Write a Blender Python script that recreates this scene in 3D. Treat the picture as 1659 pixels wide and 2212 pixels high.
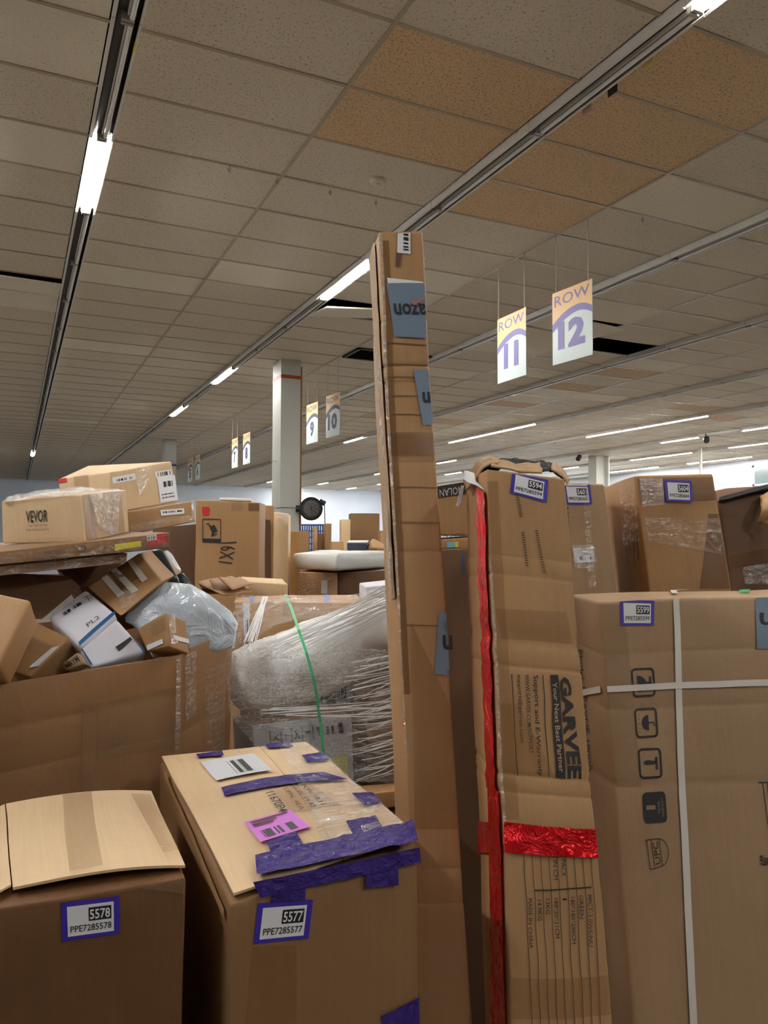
import bpy, math, random
from mathutils import Vector as V, Matrix, noise
random.seed(7)
S = bpy.context.scene
for o in list(bpy.data.objects): bpy.data.objects.remove(o)
COL = S.collection
# ------------------------------------------------ camera
FPX = 1684.02; YAW, PIT, ROL = 0.442210, 0.0351544, 0.0041314
EYE = V((0, 0, 1.6))
_cy, _sy, _cp, _sp = math.cos(YAW), math.sin(YAW), math.cos(PIT), math.sin(PIT)
FW = V((_sy*_cp, _cy*_cp, _sp)); _r0 = V((_cy, -_sy, 0)); _u0 = _r0.cross(FW)
RT = _r0*math.cos(ROL) + _u0*math.sin(ROL); UP = -_r0*math.sin(ROL) + _u0*math.cos(ROL)
cam = bpy.data.cameras.new('camera'); camo = bpy.data.objects.new('camera', cam); COL.objects.link(camo)
cam.sensor_fit = 'VERTICAL'; cam.sensor_height = 24; cam.lens = FPX/2212*24; cam.clip_end = 200; cam.clip_start = .05
M = Matrix((RT, UP, -FW)).transposed().to_4x4(); M.translation = EYE; camo.matrix_world = M
S.camera = camo
# ------------------------------------------------ exposure, daylight outside, lamp strength
S.view_settings.view_transform = 'Standard'; S.view_settings.look = 'None'
S.view_settings.gamma = 1; S.view_settings.use_curve_mapping = False
S.view_settings.exposure = 1.7
W = bpy.data.worlds.new('world'); S.world = W; W.use_nodes = True
W.node_tree.nodes['Background'].inputs[0].default_value = (.62, .80, 1, 1)
W.node_tree.nodes['Background'].inputs[1].default_value = 2.2
TUBE = 75.0          # emission of the lit fluorescent tubes
CEIL = 4.173
WINS = [(23.0, 26.2), (26.8, 30.0), (30.6, 33.8)]  # unseen windows, added to let in bluish daylight
for k, (a, b) in enumerate(WINS):
    l = bpy.data.lights.new('window_portal', 'AREA'); l.shape = 'RECTANGLE'; l.size = b-a; l.size_y = 2.0
    l.cycles.is_portal = True
    o = bpy.data.objects.new('window_portal', l); COL.objects.link(o)
    o.location = (21.25, (a+b)/2, 1.9); o.rotation_euler = (math.pi/2, 0, math.pi/2)

def ray(x, y): return FW + RT*((x-829.5)/FPX) - UP*((y-1106)/FPX)
def P(x, y, D): return EYE + ray(x, y)*D
def PZ(x, y, z): d = ray(x, y); return EYE + d*((z-1.6)/d.z)
def drop(p, z=0.0): return V((p.x, p.y, z))
def px(p):
    q = p-EYE; z = q.dot(FW)
    return 829.5+FPX*q.dot(RT)/z, 1106-FPX*q.dot(UP)/z
def down(a, b, z=0.0):            # go on along a->b until height z
    return a + (b-a)*((z-a.z)/(b.z-a.z))

# ------------------------------------------------ materials
def lin(c):
    c = [v/255 for v in c]
    return tuple(v/12.92 if v <= .04045 else ((v+.055)/1.055)**2.4 for v in c)+(1,)
class MT:
    def __init__(s, name):
        s.m = bpy.data.materials.new(name); s.m.use_nodes = True; s.t = s.m.node_tree
        s.b = s.t.nodes['Principled BSDF']; s.out = s.t.nodes['Material Output']
    def n(s, t, **k):
        x = s.t.nodes.new(t)
        for a, v in k.items():
            if a in x.inputs.keys() if hasattr(x.inputs, 'keys') else False: x.inputs[a].default_value = v
            else: setattr(x, a, v)
        return x
    def l(s, a, b): s.t.links.new(a, b)
    def noise(s, scale, vec=None, detail=3, rough=.5, dist=0):
        x = s.t.nodes.new('ShaderNodeTexNoise'); x.inputs['Scale'].default_value = scale
        x.inputs['Detail'].default_value = detail; x.inputs['Roughness'].default_value = rough; x.inputs['Distortion'].default_value = dist
        if vec: s.l(vec, x.inputs['Vector'])
        return x.outputs['Fac']
    def ramp(s, f, stops):
        r = s.t.nodes.new('ShaderNodeValToRGB'); e = r.color_ramp.elements
        while len(e) < len(stops): e.new(.5)
        for q, (p, c) in zip(e, stops): q.position = p; q.color = c
        s.l(f, r.inputs[0]); return r.outputs[0]
    def mix(s, f, a, b, mode='MIX'):
        m = s.t.nodes.new('ShaderNodeMix'); m.data_type = 'RGBA'; m.blend_type = mode
        for i, v in ((0, f), (6, a), (7, b)):
            if hasattr(v, 'is_linked'): s.l(v, m.inputs[i])
            else: m.inputs[i].default_value = v
        return m.outputs[2]
    def map(s, src, scale):
        c = s.t.nodes.new('ShaderNodeTexCoord'); m = s.t.nodes.new('ShaderNodeMapping'); m.inputs['Scale'].default_value = scale
        s.l(c.outputs[src], m.inputs[0]); return m.outputs[0]
    def bump(s, h, strength, dist=.002, prev=None):
        b = s.t.nodes.new('ShaderNodeBump'); b.inputs['Strength'].default_value = strength; b.inputs['Distance'].default_value = dist
        s.l(h, b.inputs['Height'])
        if prev: s.l(prev, b.inputs['Normal'])
        return b.outputs[0]
def G(v): return (v, v, v, 1)
def plain(name, c, rough=.6, metal=0, spec=.5):
    m = MT(name); m.b.inputs['Base Color'].default_value = lin(c); m.b.inputs['Roughness'].default_value = rough
    m.b.inputs['Metallic'].default_value = metal; m.b.inputs['Specular IOR Level'].default_value = spec; return m.m
def cardboard(name, c, dark=.82, rough=.62, wr=.5):
    m = MT(name); base = lin(c)
    uv = m.map('UV', (1, 1, 1))
    n1 = m.noise(2.6, uv, 4); n2 = m.noise(1, m.map('UV', (140, 3, 1)), 2); n3 = m.noise(45, uv, 3, .6)
    col = m.mix(m.ramp(n1, [(.3, G(0)), (.7, G(1))]), tuple(v*dark for v in base[:3])+(1,), base)
    col = m.mix(m.ramp(n2, [(.4, G(0)), (.6, G(.18))]), col, tuple(min(1, v*1.12) for v in base[:3])+(1,))
    col = m.mix(m.ramp(n3, [(.55, G(0)), (.8, G(.12))]), col, tuple(v*.6 for v in base[:3])+(1,))
    m.l(col, m.b.inputs['Base Color']); m.b.inputs['Roughness'].default_value = rough; m.b.inputs['Specular IOR Level'].default_value = .35
    w = m.t.nodes.new('ShaderNodeTexWave'); w.inputs['Scale'].default_value = 40; w.bands_direction = 'X'; m.l(uv, w.inputs[0])
    nb = m.bump(w.outputs['Fac'], .10, .0006)
    nb = m.bump(m.noise(9, uv, 4, .55, .4), wr, .006, nb)
    m.l(nb, m.b.inputs['Normal']); return m.m
def tape(name, c, alpha=.6, rough=.13, wr=.5, sc=60, dist=.004, spec=.8):
    m = MT(name); m.b.inputs['Base Color'].default_value = lin(c); m.b.inputs['Roughness'].default_value = rough
    m.b.inputs['Alpha'].default_value = alpha; m.b.inputs['Specular IOR Level'].default_value = spec
    uv = m.map('UV', (1, 1, 1)); f = m.noise(sc, uv, 4, .6, 1.5)
    m.l(m.bump(f, wr, dist), m.b.inputs['Normal']); return m.m
def film(name, c=(238, 241, 240), lo=.05, hi=.6, sx=(10, 60, 1), rough=.19, wr=1.0, dif=.3):
    """clear plastic: mostly see-through, mirror-like crinkles, faint milky streaks"""
    m = MT(name); uv = m.map('UV', sx); u1 = m.map('UV', (1, 1, 1)); f = m.noise(1.0, uv, 4, .6, 1.2); g = m.noise(26, u1, 3, .55, 2.2)
    t = m.t; tr = t.nodes.new('ShaderNodeBsdfTransparent'); gl = t.nodes.new('ShaderNodeBsdfGlossy'); df = t.nodes.new('ShaderNodeBsdfDiffuse')
    gl.inputs['Roughness'].default_value = rough; gl.inputs['Color'].default_value = (1, 1, 1, 1); df.inputs['Color'].default_value = lin(c)
    a = t.nodes.new('ShaderNodeMath'); a.operation = 'MULTIPLY'; m.l(f, a.inputs[0]); m.l(g, a.inputs[1])
    nb = m.bump(g, wr, .014); nb = m.bump(f, wr*.6, .006, nb); m.l(nb, gl.inputs['Normal'])
    s1 = t.nodes.new('ShaderNodeMixShader'); s2 = t.nodes.new('ShaderNodeMixShader'); s1.inputs[0].default_value = 1-dif
    m.l(df.outputs[0], s1.inputs[1]); m.l(gl.outputs[0], s1.inputs[2])
    m.l(m.ramp(a.outputs[0], [(.2, G(lo)), (.42, G(hi))]), s2.inputs[0]); m.l(tr.outputs[0], s2.inputs[1]); m.l(s1.outputs[0], s2.inputs[2])
    m.l(s2.outputs[0], m.out.inputs[0]); return m.m
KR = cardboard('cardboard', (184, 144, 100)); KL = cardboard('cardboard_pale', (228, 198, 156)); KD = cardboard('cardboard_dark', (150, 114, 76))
KG = cardboard('cardboard_greyish', (176, 146, 112)); KB = cardboard('cardboard_bin', (158, 120, 82), wr=.9); KC = cardboard('cardboard_crumpled', (178, 142, 100), wr=1.0)
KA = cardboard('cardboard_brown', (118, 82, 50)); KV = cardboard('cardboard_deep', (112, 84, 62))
KFOLD = plain('cardboard_inside', (118, 92, 62), .8)
TP = tape('packing_tape', (160, 112, 56), .28, .18, .6, 40, .008); TPC = tape('clear_tape', (178, 150, 112), .3, .1, .8, 30, .008); TPK = tape('brown_tape', (128, 90, 50), .5, .16, .5)
TPW = tape('white_tape', (225, 222, 214), .9, .2, .4); TVI = tape('violet_tape', (62, 38, 138), 1, .2, 1.0, 34, .02, .5); TGY = tape('grey_tape', (120, 138, 156), 1, .4, .2, 60, .004, .3)
RED = tape('red_foil_tape', (235, 5, 20), 1, .2, 1.0, 14, .03); RED.node_tree.nodes['Principled BSDF'].inputs['Metallic'].default_value = .6
FILM = film('stretch_film', lo=.10, hi=.75); FILM2 = film('stretch_film_thin', lo=.02, hi=.4); FILMH = film('stretch_film_heavy', lo=.15, hi=.9, sx=(6, 40, 1))
PUR = plain('sticker_purple', (62, 42, 172), .4); WHT = plain('paper_white', (236, 238, 240), .5); BLK = plain('ink_black', (26, 26, 28), .5)
INK = plain('ink_dark', (38, 36, 40), .6); INKF = plain('ink_faded', (96, 74, 54), .7); PAP = plain('paper_grey', (205, 208, 214), .45)
MAG = plain('sticker_magenta', (222, 120, 232), .5); YEL = plain('sticker_yellow', (232, 222, 30), .5); REDP = plain('sticker_red', (222, 50, 62), .5)
STR = plain('strap_white', (228, 224, 216), .35); GRN = tape('strap_green', (84, 205, 145), .85, .3, .2); BLT = plain('tape_blue', (36, 110, 190), .5)
FILMM = film('stretch_film_milky', (250, 253, 252), .05, .5, (5, 55, 1), .18, .8, .8)
SLV = film('silver_pad', (215, 222, 226), .95, 1.0, (30, 30, 1), .15, 1.0, .6)
TEAL = plain('poly_dark_teal', (30, 46, 48), .35); BPL = tape('black_plastic', (12, 12, 13), 1, .3, 1.0, 20, .01, .35)
BAG = tape('poly_bag_grey', (186, 200, 212), 1, .22, 1.0, 4, .018, .5); WRP = film('white_wrap', (252, 255, 255), .98, 1.0, (12, 40, 1), .25, .45, .9)
SLAB = tape('white_wrapped_foam', (226, 230, 226), 1, .3, .4, 18)
BLUE = plain('print_blue', (36, 92, 140), .35); WPK = plain('print_white', (214, 216, 226), .35)
WOOD = cardboard('pine_board', (206, 158, 104), .75, .5, .3); OSB = cardboard('osb_board', (176, 130, 74), .5, .6, .8)
WBX = cardboard('white_carton', (208, 210, 216), .92, .5, .3)
def tilemat(name, c, thr, dk):
    m = MT(name); ob = m.map('Object', (1, 1, 1)); base = lin(c)
    f = m.noise(85, ob, 2, .5, .8); g = m.noise(1.3, ob, 2)
    col = m.mix(m.ramp(f, [(thr, G(0)), (thr+.05, G(1))]), base, tuple(v*dk for v in base[:3])+(1,))
    col = m.mix(m.ramp(g, [(.35, G(0)), (.7, G(.35))]), col, tuple(v*.85 for v in base[:3])+(1,))
    m.l(col, m.b.inputs['Base Color']); m.b.inputs['Roughness'].default_value = .9
    m.l(m.bump(f, .3, -.003), m.b.inputs['Normal']); return m.m
T1 = tilemat('ceiling_tile', (228, 217, 197), .60, .42); T2 = tilemat('ceiling_tile_tan', (230, 198, 156), .56, .5); T3 = tilemat('ceiling_tile_new', (240, 232, 212), .63, .6)
T4 = tilemat('ceiling_tile_brown', (214, 186, 150), .6, .6)
TBAR = plain('ceiling_bar', (178, 164, 138), .35)
MET = plain('fixture_metal', (232, 230, 224), .4); MIR = plain('fixture_reflector', (150, 144, 136), .1, 1); DKM = plain('fixture_dark', (60, 55, 50), .5)
TUO = plain('tube_unlit', (226, 224, 218), .25); CAPM = plain('tube_cap', (170, 168, 160), .4, .6)
def emis(name, c, st):
    m = MT(name); e = m.t.nodes.new('ShaderNodeEmission'); e.inputs[0].default_value = c; e.inputs[1].default_value = st
    m.l(e.outputs[0], m.out.inputs[0]); return m.m
TUL = emis('tube_lit', (1, .97, .94, 1), TUBE)
def wallmat(name, c):
    m = MT(name); ob = m.map('Object', (1, 1, 1)); base = lin(c)
    m.l(m.mix(m.noise(.8, ob, 3), base, tuple(v*.85 for v in base[:3])+(1,)), m.b.inputs['Base Color']); m.b.inputs['Roughness'].default_value = .6
    br = m.t.nodes.new('ShaderNodeTexBrick'); br.inputs['Scale'].default_value = 1; m.l(m.map('Object', (1, 1, 1)), br.inputs[0])
    return m.m
WALL = wallmat('wall_paint', (236, 244, 254)); FLR = wallmat('floor_vinyl', (122, 114, 104)); DARK = plain('plenum_dark', (14, 14, 16), .9)  # wall tone carries the blue of the daylight in its colour
COLM = wallmat('column_paint', (208, 210, 202)); ORG = plain('stripe_orange', (176, 78, 40), .6)
GLS = film('window_glass', (240, 250, 255), .03, .06)

# ------------------------------------------------ object helpers
def mesh(name, vs, fs, mat, parent=None, loc=None, uvs=None, smooth=False):
    me = bpy.data.meshes.new(name)
    base = parent.location if parent is not None and parent.parent is None else (parent['_b'] if parent is not None and '_b' in parent else V((0, 0, 0)))
    if parent is not None:
        b = V(BASE[parent.name])
    else: b = V(loc) if loc is not None else V((0, 0, 0))
    me.from_pydata([tuple(V(v)-b) for v in vs], [], fs)
    if uvs:
        ul = me.uv_layers.new(name='UVMap')
        for p in me.polygons:
            for li in p.loop_indices: ul.data[li].uv = uvs[li] if len(uvs) == len(me.loops) else uvs[me.loops[li].vertex_index]
    if smooth:
        for p in me.polygons: p.use_smooth = True
    me.materials.append(mat)
    o = bpy.data.objects.new(name, me); COL.objects.link(o)
    if parent is not None:
        o.parent = parent; BASE[o.name] = tuple(b)
    else:
        o.location = b; BASE[o.name] = tuple(b)
    return o
BASE = {}
def thing(name, label, cat, base, group=None):
    o = bpy.data.objects.new(name, None); o.empty_display_size = .05; COL.objects.link(o); o.location = base
    o['label'] = label; o['category'] = cat
    if group: o['group'] = group
    BASE[o.name] = tuple(base); return o
def tag(o, label=None, cat=None, group=None, kind=None):
    for k, v in (('label', label), ('category', cat), ('group', group), ('kind', kind)):
        if v: o[k] = v
    return o
def boxvf(x0, y0, z0, x1, y1, z1):
    v = [V((x, y, z)) for z in (z0, z1) for y in (y0, y1) for x in (x0, x1)]
    f = [(0, 2, 3, 1), (4, 5, 7, 6), (0, 1, 5, 4), (2, 6, 7, 3), (0, 4, 6, 2), (1, 3, 7, 5)]
    return v, f
def join(parts):
    vs, fs = [], []
    for v, f in parts:
        n = len(vs); vs += v; fs += [tuple(i+n for i in q) for q in f]
    return vs, fs
def cyl(a, b, r, n=10, r2=None):
    a, b = V(a), V(b); d = (b-a).normalized(); q = d.orthogonal().normalized(); w = d.cross(q); r2 = r if r2 is None else r2
    vs = [a+(q*math.cos(t)+w*math.sin(t))*r for t in [2*math.pi*i/n for i in range(n)]] + [b+(q*math.cos(t)+w*math.sin(t))*r2 for t in [2*math.pi*i/n for i in range(n)]]
    fs = [(i, (i+1) % n, n+(i+1) % n, n+i) for i in range(n)] + [tuple(range(n))[::-1], tuple(range(n, 2*n))]
    return vs, fs
def tube(pts, r, n=6):
    out = []
    for a, b in zip(pts[:-1], pts[1:]): out.append(cyl(a, b, r, n))
    return join(out)

FACES = {'F': lambda s, t: (s, 0, 1-t), 'L': lambda s, t: (0, 1-s, 1-t), 'R': lambda s, t: (1, s, 1-t), 'K': lambda s, t: (1-s, 1, 1-t), 'T': lambda s, t: (s, 1-t, 1), 'B': lambda s, t: (s, t, 0)}
class HB:
    """a carton from eight corners; c[(i,j,k)] i left/right, j front/back, k bottom/top"""
    def __init__(s, c, parent, name='body', mat=None, r=.006, n=10, amp=.003, fr=3.5, bulge=(0, 0, 0), creases=(), seed=None, label=None, make=True, hf=0, maxseg=None):
        s.c = c; s.r = r; s.amp = amp; s.fr = fr; s.bulge = bulge; s.cr = creases; s.parent = parent; s.hf = hf
        s.seed = V((random.random()*50, random.random()*50, 3)) if seed is None else V((seed*7.3, seed*3.1, 5))
        e = lambda d: sum(((s.tri(*[1 if m == d else q[(m+2-d) % 3 if False else 0] for m in range(3)])) - s.tri(0, 0, 0)).length for q in [(0, 0, 0)])
        s.L = [(s.tri(1, .5, .5)-s.tri(0, .5, .5)).length, (s.tri(.5, 1, .5)-s.tri(.5, 0, .5)).length, (s.tri(.5, .5, 1)-s.tri(.5, .5, 0)).length]
        ax = [(s.tri(1, .5, .5)-s.tri(0, .5, .5)), (s.tri(.5, 1, .5)-s.tri(.5, 0, .5)), (s.tri(.5, .5, 1)-s.tri(.5, .5, 0))]
        s.N = [ax[1].cross(ax[2]).normalized(), ax[2].cross(ax[0]).normalized(), ax[0].cross(ax[1]).normalized()]
        for i in range(3):
            if s.N[i].dot(ax[i]) < 0: s.N[i] = -s.N[i]
        s.r = min(r, min(s.L)*.48)
        if make: s.build(name, mat, n, label)
    def tri(s, a, b, c):
        o = V((0, 0, 0))
        for i, wa in ((0, 1-a), (1, a)):
            for j, wb in ((0, 1-b), (1, b)):
                for k, wc in ((0, 1-c), (1, c)):
                    w = wa*wb*wc
                    if w: o = o + s.c[(i, j, k)]*w
        return o
    def pos(s, a, b, c, off=None):
        p = s.tri(a, b, c); f = (a, b, c); sn = [math.sin(math.pi*min(1, max(0, q))) for q in f]
        d = noise.noise_vector(p*s.fr+s.seed)*s.amp
        if s.hf: d = d + noise.noise_vector(p*s.fr*5+s.seed)*s.hf
        for i in range(3):
            j, k = (i+1) % 3, (i+2) % 3
            d = d + s.N[i]*((2*f[i]-1)*s.bulge[i]*sn[j]*sn[k])
            for (axi, fr, dep, wd) in s.cr:
                if axi != i:
                    g = math.exp(-((f[axi]-fr)*s.L[axi]/wd)**2)
                    d = d - s.N[i]*((2*f[i]-1)*dep*g)
        p = p+d
        if off: p = p+off
        return p
    def fp(s, face, u, v, off=0):
        f = FACES[face](u, v); n = {'F': -s.N[1], 'K': s.N[1], 'L': -s.N[0], 'R': s.N[0], 'T': s.N[2], 'B': -s.N[2]}[face]
        return s.pos(*f, off=n*off)
    def uv(s, face, x, y):
        u, v = .5, .5
        for it in range(12):
            p0 = px(s.fp(face, u, v)); pa = px(s.fp(face, u+1e-3, v)); pb = px(s.fp(face, u, v+1e-3))
            a, b, c, d = (pa[0]-p0[0])*1e3, (pb[0]-p0[0])*1e3, (pa[1]-p0[1])*1e3, (pb[1]-p0[1])*1e3
            det = a*d-b*c
            if abs(det) < 1e-9: break
            ex, ey = x-p0[0], y-p0[1]; du = (d*ex-b*ey)/det; dv = (-c*ex+a*ey)/det
            m = max(abs(du), abs(dv))
            if m > .6: du *= .6/m; dv *= .6/m
            u += du; v += dv
            if m < 1e-5: break
        return u, v
    def build(s, name, mat, n, label):
        g = []
        for i in range(3):
            L = s.L[i]; r = s.r; k = max(2, min(40, int(n*L/max(s.L))+1)); xs = [0, r*.3, r] + [r+(L-2*r)*q/k for q in range(1, k)] + [L-r, L-r*.3, L]
            for (axi, fr, dep, wd) in s.cr:
                if axi == i: xs += [fr*L+wd*q for q in (-1.5, -.7, 0, .7, 1.5)]
            xs = sorted(x for x in xs if 0 <= x <= L); g.append([x for q, x in enumerate(xs) if q == 0 or x-xs[q-1] > 1e-5])
        vs, fs, uvs, ix = [], [], [], {}
        def vert(p):
            key = tuple(round(q, 6) for q in p)
            if key in ix: return ix[key]
            r = s.r; inn = [min(max(p[i], r), s.L[i]-r) for i in range(3)]
            d = V([p[i]-inn[i] for i in range(3)])
            q = V(inn)+(d.normalized()*r if d.length > 1e-9 else d)
            ix[key] = len(vs); vs.append(s.pos(*[q[i]/s.L[i] for i in range(3)])); return ix[key]
        for i in range(3):
            j, k = (i+1) % 3, (i+2) % 3
            for side in (0, 1):
                for a in range(len(g[j])-1):
                    for b in range(len(g[k])-1):
                        quad = []
                        for (aa, bb) in ((a, b), (a+1, b), (a+1, b+1), (a, b+1)):
                            p = [0, 0, 0]; p[i] = s.L[i]*side; p[j] = g[j][aa]; p[k] = g[k][bb]; quad.append((vert(p), (p[0], p[2]) if i == 1 else ((p[1], p[2]) if i == 0 else (p[0], p[1]))))
                        if not side: quad = quad[::-1]
                        if len(set(q[0] for q in quad)) < 3: continue
                        fs.append(tuple(q[0] for q in quad)); uvs += [q[1] for q in quad]
        s.obj = mesh(name, vs, fs, mat, s.parent, None, uvs, True)
        if label: s.obj['label'] = label
        return s.obj
    def quad(s, face, q, ispx=True):
        return [s.uv(face, *p) if ispx else p for p in q]
    def dec(s, name, face, q, mat, off=.0012, n=(6, 6), wr=0, label=None, parent=None, ispx=True, jag=0):
        Q = s.quad(face, q, ispx); vs, fs, uvs = [], [], []; nu, nv = n
        a = s.fp(face, *Q[0]); w = (s.fp(face, *Q[1])-a).length; h = (s.fp(face, *Q[3])-a).length; sd = random.random()*99
        for j in range(nv+1):
            for i in range(nu+1):
                x, y = i/nu, j/nv
                if jag and j in (0, nv): y += (random.random()-.5)*jag
                if jag and i in (0, nu): x += (random.random()-.5)*jag
                u, v = bil(Q, x, y); o = off
                if ispx and name not in ('edge_trim_fold', 'violet_tape'): u = min(.997, max(.003, u)); v = min(.997, max(.003, v))
                if wr: o += wr*(1+noise.noise(V((x*w*26+sd, y*h*26, sd))))*.5 + wr*.5*abs(noise.noise(V((x*w*80+sd, y*h*80, sd))))
                vs.append(s.fp(face, u, v, o)); uvs.append((x*w+sd, y*h))
        for j in range(nv):
            for i in range(nu): k = j*(nu+1)+i; fs.append((k, k+nu+1, k+nu+2, k+1))
        o = mesh(name, vs, fs, mat, parent or s.parent, None, uvs, True)
        if label: o['label'] = label
        return o
    def shape(s, name, face, q, polys, mat, off=.002, label=None, parent=None, ispx=True):
        Q = s.quad(face, q, ispx); vs, fs = [], []
        for pl in polys:
            n = len(vs); vs += [s.fp(face, *bil(Q, x, y), off) for x, y in pl]; fs.append(tuple(range(n, n+len(pl)))[::-1])
        o = mesh(name, vs, fs, mat, parent or s.parent)
        if label: o['label'] = label
        return o
    def text(s, face, q, txt, mat, off=.002, name='lettering', parent=None, ispx=True, bold=0.0, label=None, shear=0):
        Q = s.quad(face, q, ispx); V2, F2 = glyphs(txt, bold, shear)
        vs = [s.fp(face, *bil(Q, x, y), off) for x, y in V2]
        o = mesh(name, vs, F2, mat, parent or s.parent)
        if label: o['label'] = label
        return o
def bil(Q, x, y):
    return tuple((Q[0][i]*(1-x)+Q[1][i]*x)*(1-y)+(Q[3][i]*(1-x)+Q[2][i]*x)*y for i in (0, 1))
_gc = {}
def glyphs(txt, bold=0, shear=0):
    key = (txt, bold, shear)
    if key in _gc: return _gc[key]
    cu = bpy.data.curves.new('t', 'FONT'); cu.body = txt; cu.offset = bold; cu.resolution_u = 2; cu.shear = shear; cu.space_line = .8; cu.align_x = 'LEFT'
    o = bpy.data.objects.new('t', cu); COL.objects.link(o); dg = bpy.context.evaluated_depsgraph_get(); me = o.evaluated_get(dg).to_mesh()
    v = [(p.co.x, p.co.y) for p in me.vertices]; f = [tuple(p.vertices) for p in me.polygons]
    o.evaluated_get(dg).to_mesh_clear(); bpy.data.objects.remove(o); bpy.data.curves.remove(cu)
    x0, x1 = min(p[0] for p in v), max(p[0] for p in v); y0, y1 = min(p[1] for p in v), max(p[1] for p in v)
    v = [((a-x0)/(x1-x0), (y1-b)/(y1-y0)) for a, b in v]
    _gc[key] = (v, f); return _gc[key]
def sub(q, x0, y0, x1, y1):       # a sub-rectangle of a pixel quad
    return [bil(q, x0, y0), bil(q, x1, y0), bil(q, x1, y1), bil(q, x0, y1)]
def cw(q): return [q[3], q[0], q[1], q[2]]      # text reading downwards: its top is the quad's right side
def txdown(q): return [q[1], q[2], q[3], q[0]]
def hexa(ftl, ftr, fbl, btl, fbr=None, btr=None, bbl=None, bbr=None):
    if fbr is None: fbr = ftr+fbl-ftl
    if btr is None: btr = btl+ftr-ftl
    if bbl is None: bbl = btl+fbl-ftl
    if bbr is None: bbr = btr+fbr-ftr
    return {(0, 0, 1): ftl, (1, 0, 1): ftr, (0, 0, 0): fbl, (1, 0, 0): fbr, (0, 1, 1): btl, (1, 1, 1): btr, (0, 1, 0): bbl, (1, 1, 0): bbr}
def basec(c): return (c[(0, 0, 0)]+c[(1, 0, 0)]+c[(0, 1, 0)]+c[(1, 1, 0)])/4
def carton(label, c, mat=None, name='cardboard_box', cat='box', group=None, **k):
    t = thing(name, label, cat, basec(c), group); h = HB(c, t, mat=mat or KR, **k); h.t = t; return h
def rng(x0, y0, x1, y1, k, n=6):   # rounded frame polygons: list of quads between outer and inner rounded rect
    def rr(a, b, c, d, r):
        o = []
        for cx, cy, st in ((c-r, b+r, -90), (c-r, d-r, 0), (a+r, d-r, 90), (a+r, b+r, 180)):
            for i in range(n//2+1): t = math.radians(st+90*i/(n//2)); o.append((cx+r*math.cos(t), cy+r*math.sin(t)))
        return o
    A = rr(x0, y0, x1, y1, .16); B = rr(x0+k, y0+k, x1-k, y1-k, .1); m = len(A)
    return [[A[i], A[(i+1) % m], B[(i+1) % m], B[i]] for i in range(m)], A
def ppe(h, face, q, num, o=.0025):
    """purple bordered lot sticker; the code square is left blank"""
    st = h.dec('lot_sticker', face, q, PUR, o, (12, 10))
    st['label'] = 'purple bordered lot sticker reading %s' % num
    _, A = rng(.09, .10, .91, .90, .1)
    w = sub(q, .10, .12, .90, .90)
    h.dec('white_panel', face, w, WHT, o+.0008, (12, 10), parent=st)
    h.dec('black_panel', face, sub(q, .47, .20, .86, .55), BLK, o+.0018, (8, 6), parent=st)
    h.text(face, sub(q, .49, .245, .84, .505), num, WHT, o+.003, parent=st, bold=.02)
    h.text(face, sub(q, .15, .63, .86, .80), 'PPE728'+num, BLK, o+.002, parent=st, bold=.008)
    return st
def bars(q, n, seed=1, fill=.55):
    rnd = random.Random(seed); out = []; x = 0
    while x < 1:
        w = rnd.uniform(.3, 1.7)/n
        if rnd.random() < fill: out.append([(x, 0), (min(1, x+w), 0), (min(1, x+w), 1), (x, 1)])
        x += w
    return out
def ship(h, face, q, mat=WHT, code=(.15, .2, .85, .6), lines=2, n=24, seed=1, name='shipping_label', label=None, off=.0025):
    o = h.dec(name, face, q, mat, off, (4, 4))
    if label: o['label'] = label
    if code: h.shape('barcode', face, sub(q, *code), bars(None, n, seed), BLK, off+.0008, parent=o)
    rnd = random.Random(seed)
    ps = []
    for i in range(lines):
        y = .68+.26*i/max(1, lines); x = .12
        while x < .8:
            w = rnd.uniform(.04, .14); ps.append([(x, y), (x+w, y), (x+w, y+.05), (x, y+.05)]); x += w+.03
    if ps: h.shape('small_print', face, q, ps, INK, off+.0008, parent=o)
    return o

# =========================================================== THE ROOM
def struct(name, vs, fs, mat, loc=(0, 0, 0)):
    o = mesh(name, vs, fs, mat, None, loc); o['kind'] = 'structure'; return o
XL, XR, YN, YF = -9.0, 21.2, -9.0, 37.6
struct('floor', *boxvf(XL, YN, -.1, XR, YF, 0), FLR)
struct('wall_far', *boxvf(XL, YF, -.1, XR, YF+.2, 5.0), WALL)
struct('wall_left', *boxvf(XL-.2, YN, -.1, XL, YF, 5.0), WALL)
struct('wall_near', *boxvf(XL, YN-.2, -.1, XR, YN, 5.0), WALL)
wp = [boxvf(XR, YN, -.1, XR+.2, WINS[0][0], 5.0), boxvf(XR, WINS[-1][1], -.1, XR+.2, YF, 5.0), boxvf(XR, WINS[0][0], -.1, XR+.2, WINS[-1][1], .9), boxvf(XR, WINS[0][0], 2.9, XR+.2, WINS[-1][1], 5.0)]
for (a, b), (c, d) in zip(WINS[:-1], WINS[1:]): wp.append(boxvf(XR, b, .9, XR+.2, c, 2.9))
struct('wall_right', *join(wp), WALL)
for k, (a, b) in enumerate(WINS):  # frames and panes of the unseen, added daylight openings
    w = struct('window_%d' % (k+1), *join([boxvf(XR+.05, a, .9, XR+.12, a+.06, 2.9), boxvf(XR+.05, b-.06, .9, XR+.12, b, 2.9), boxvf(XR+.05, a, .9, XR+.12, b, .96), boxvf(XR+.05, a, 2.84, XR+.12, b, 2.9)]), MET)
    mesh('pane', *boxvf(XR+.08, a+.06, .96, XR+.086, b-.06, 2.84), GLS, w)
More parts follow.
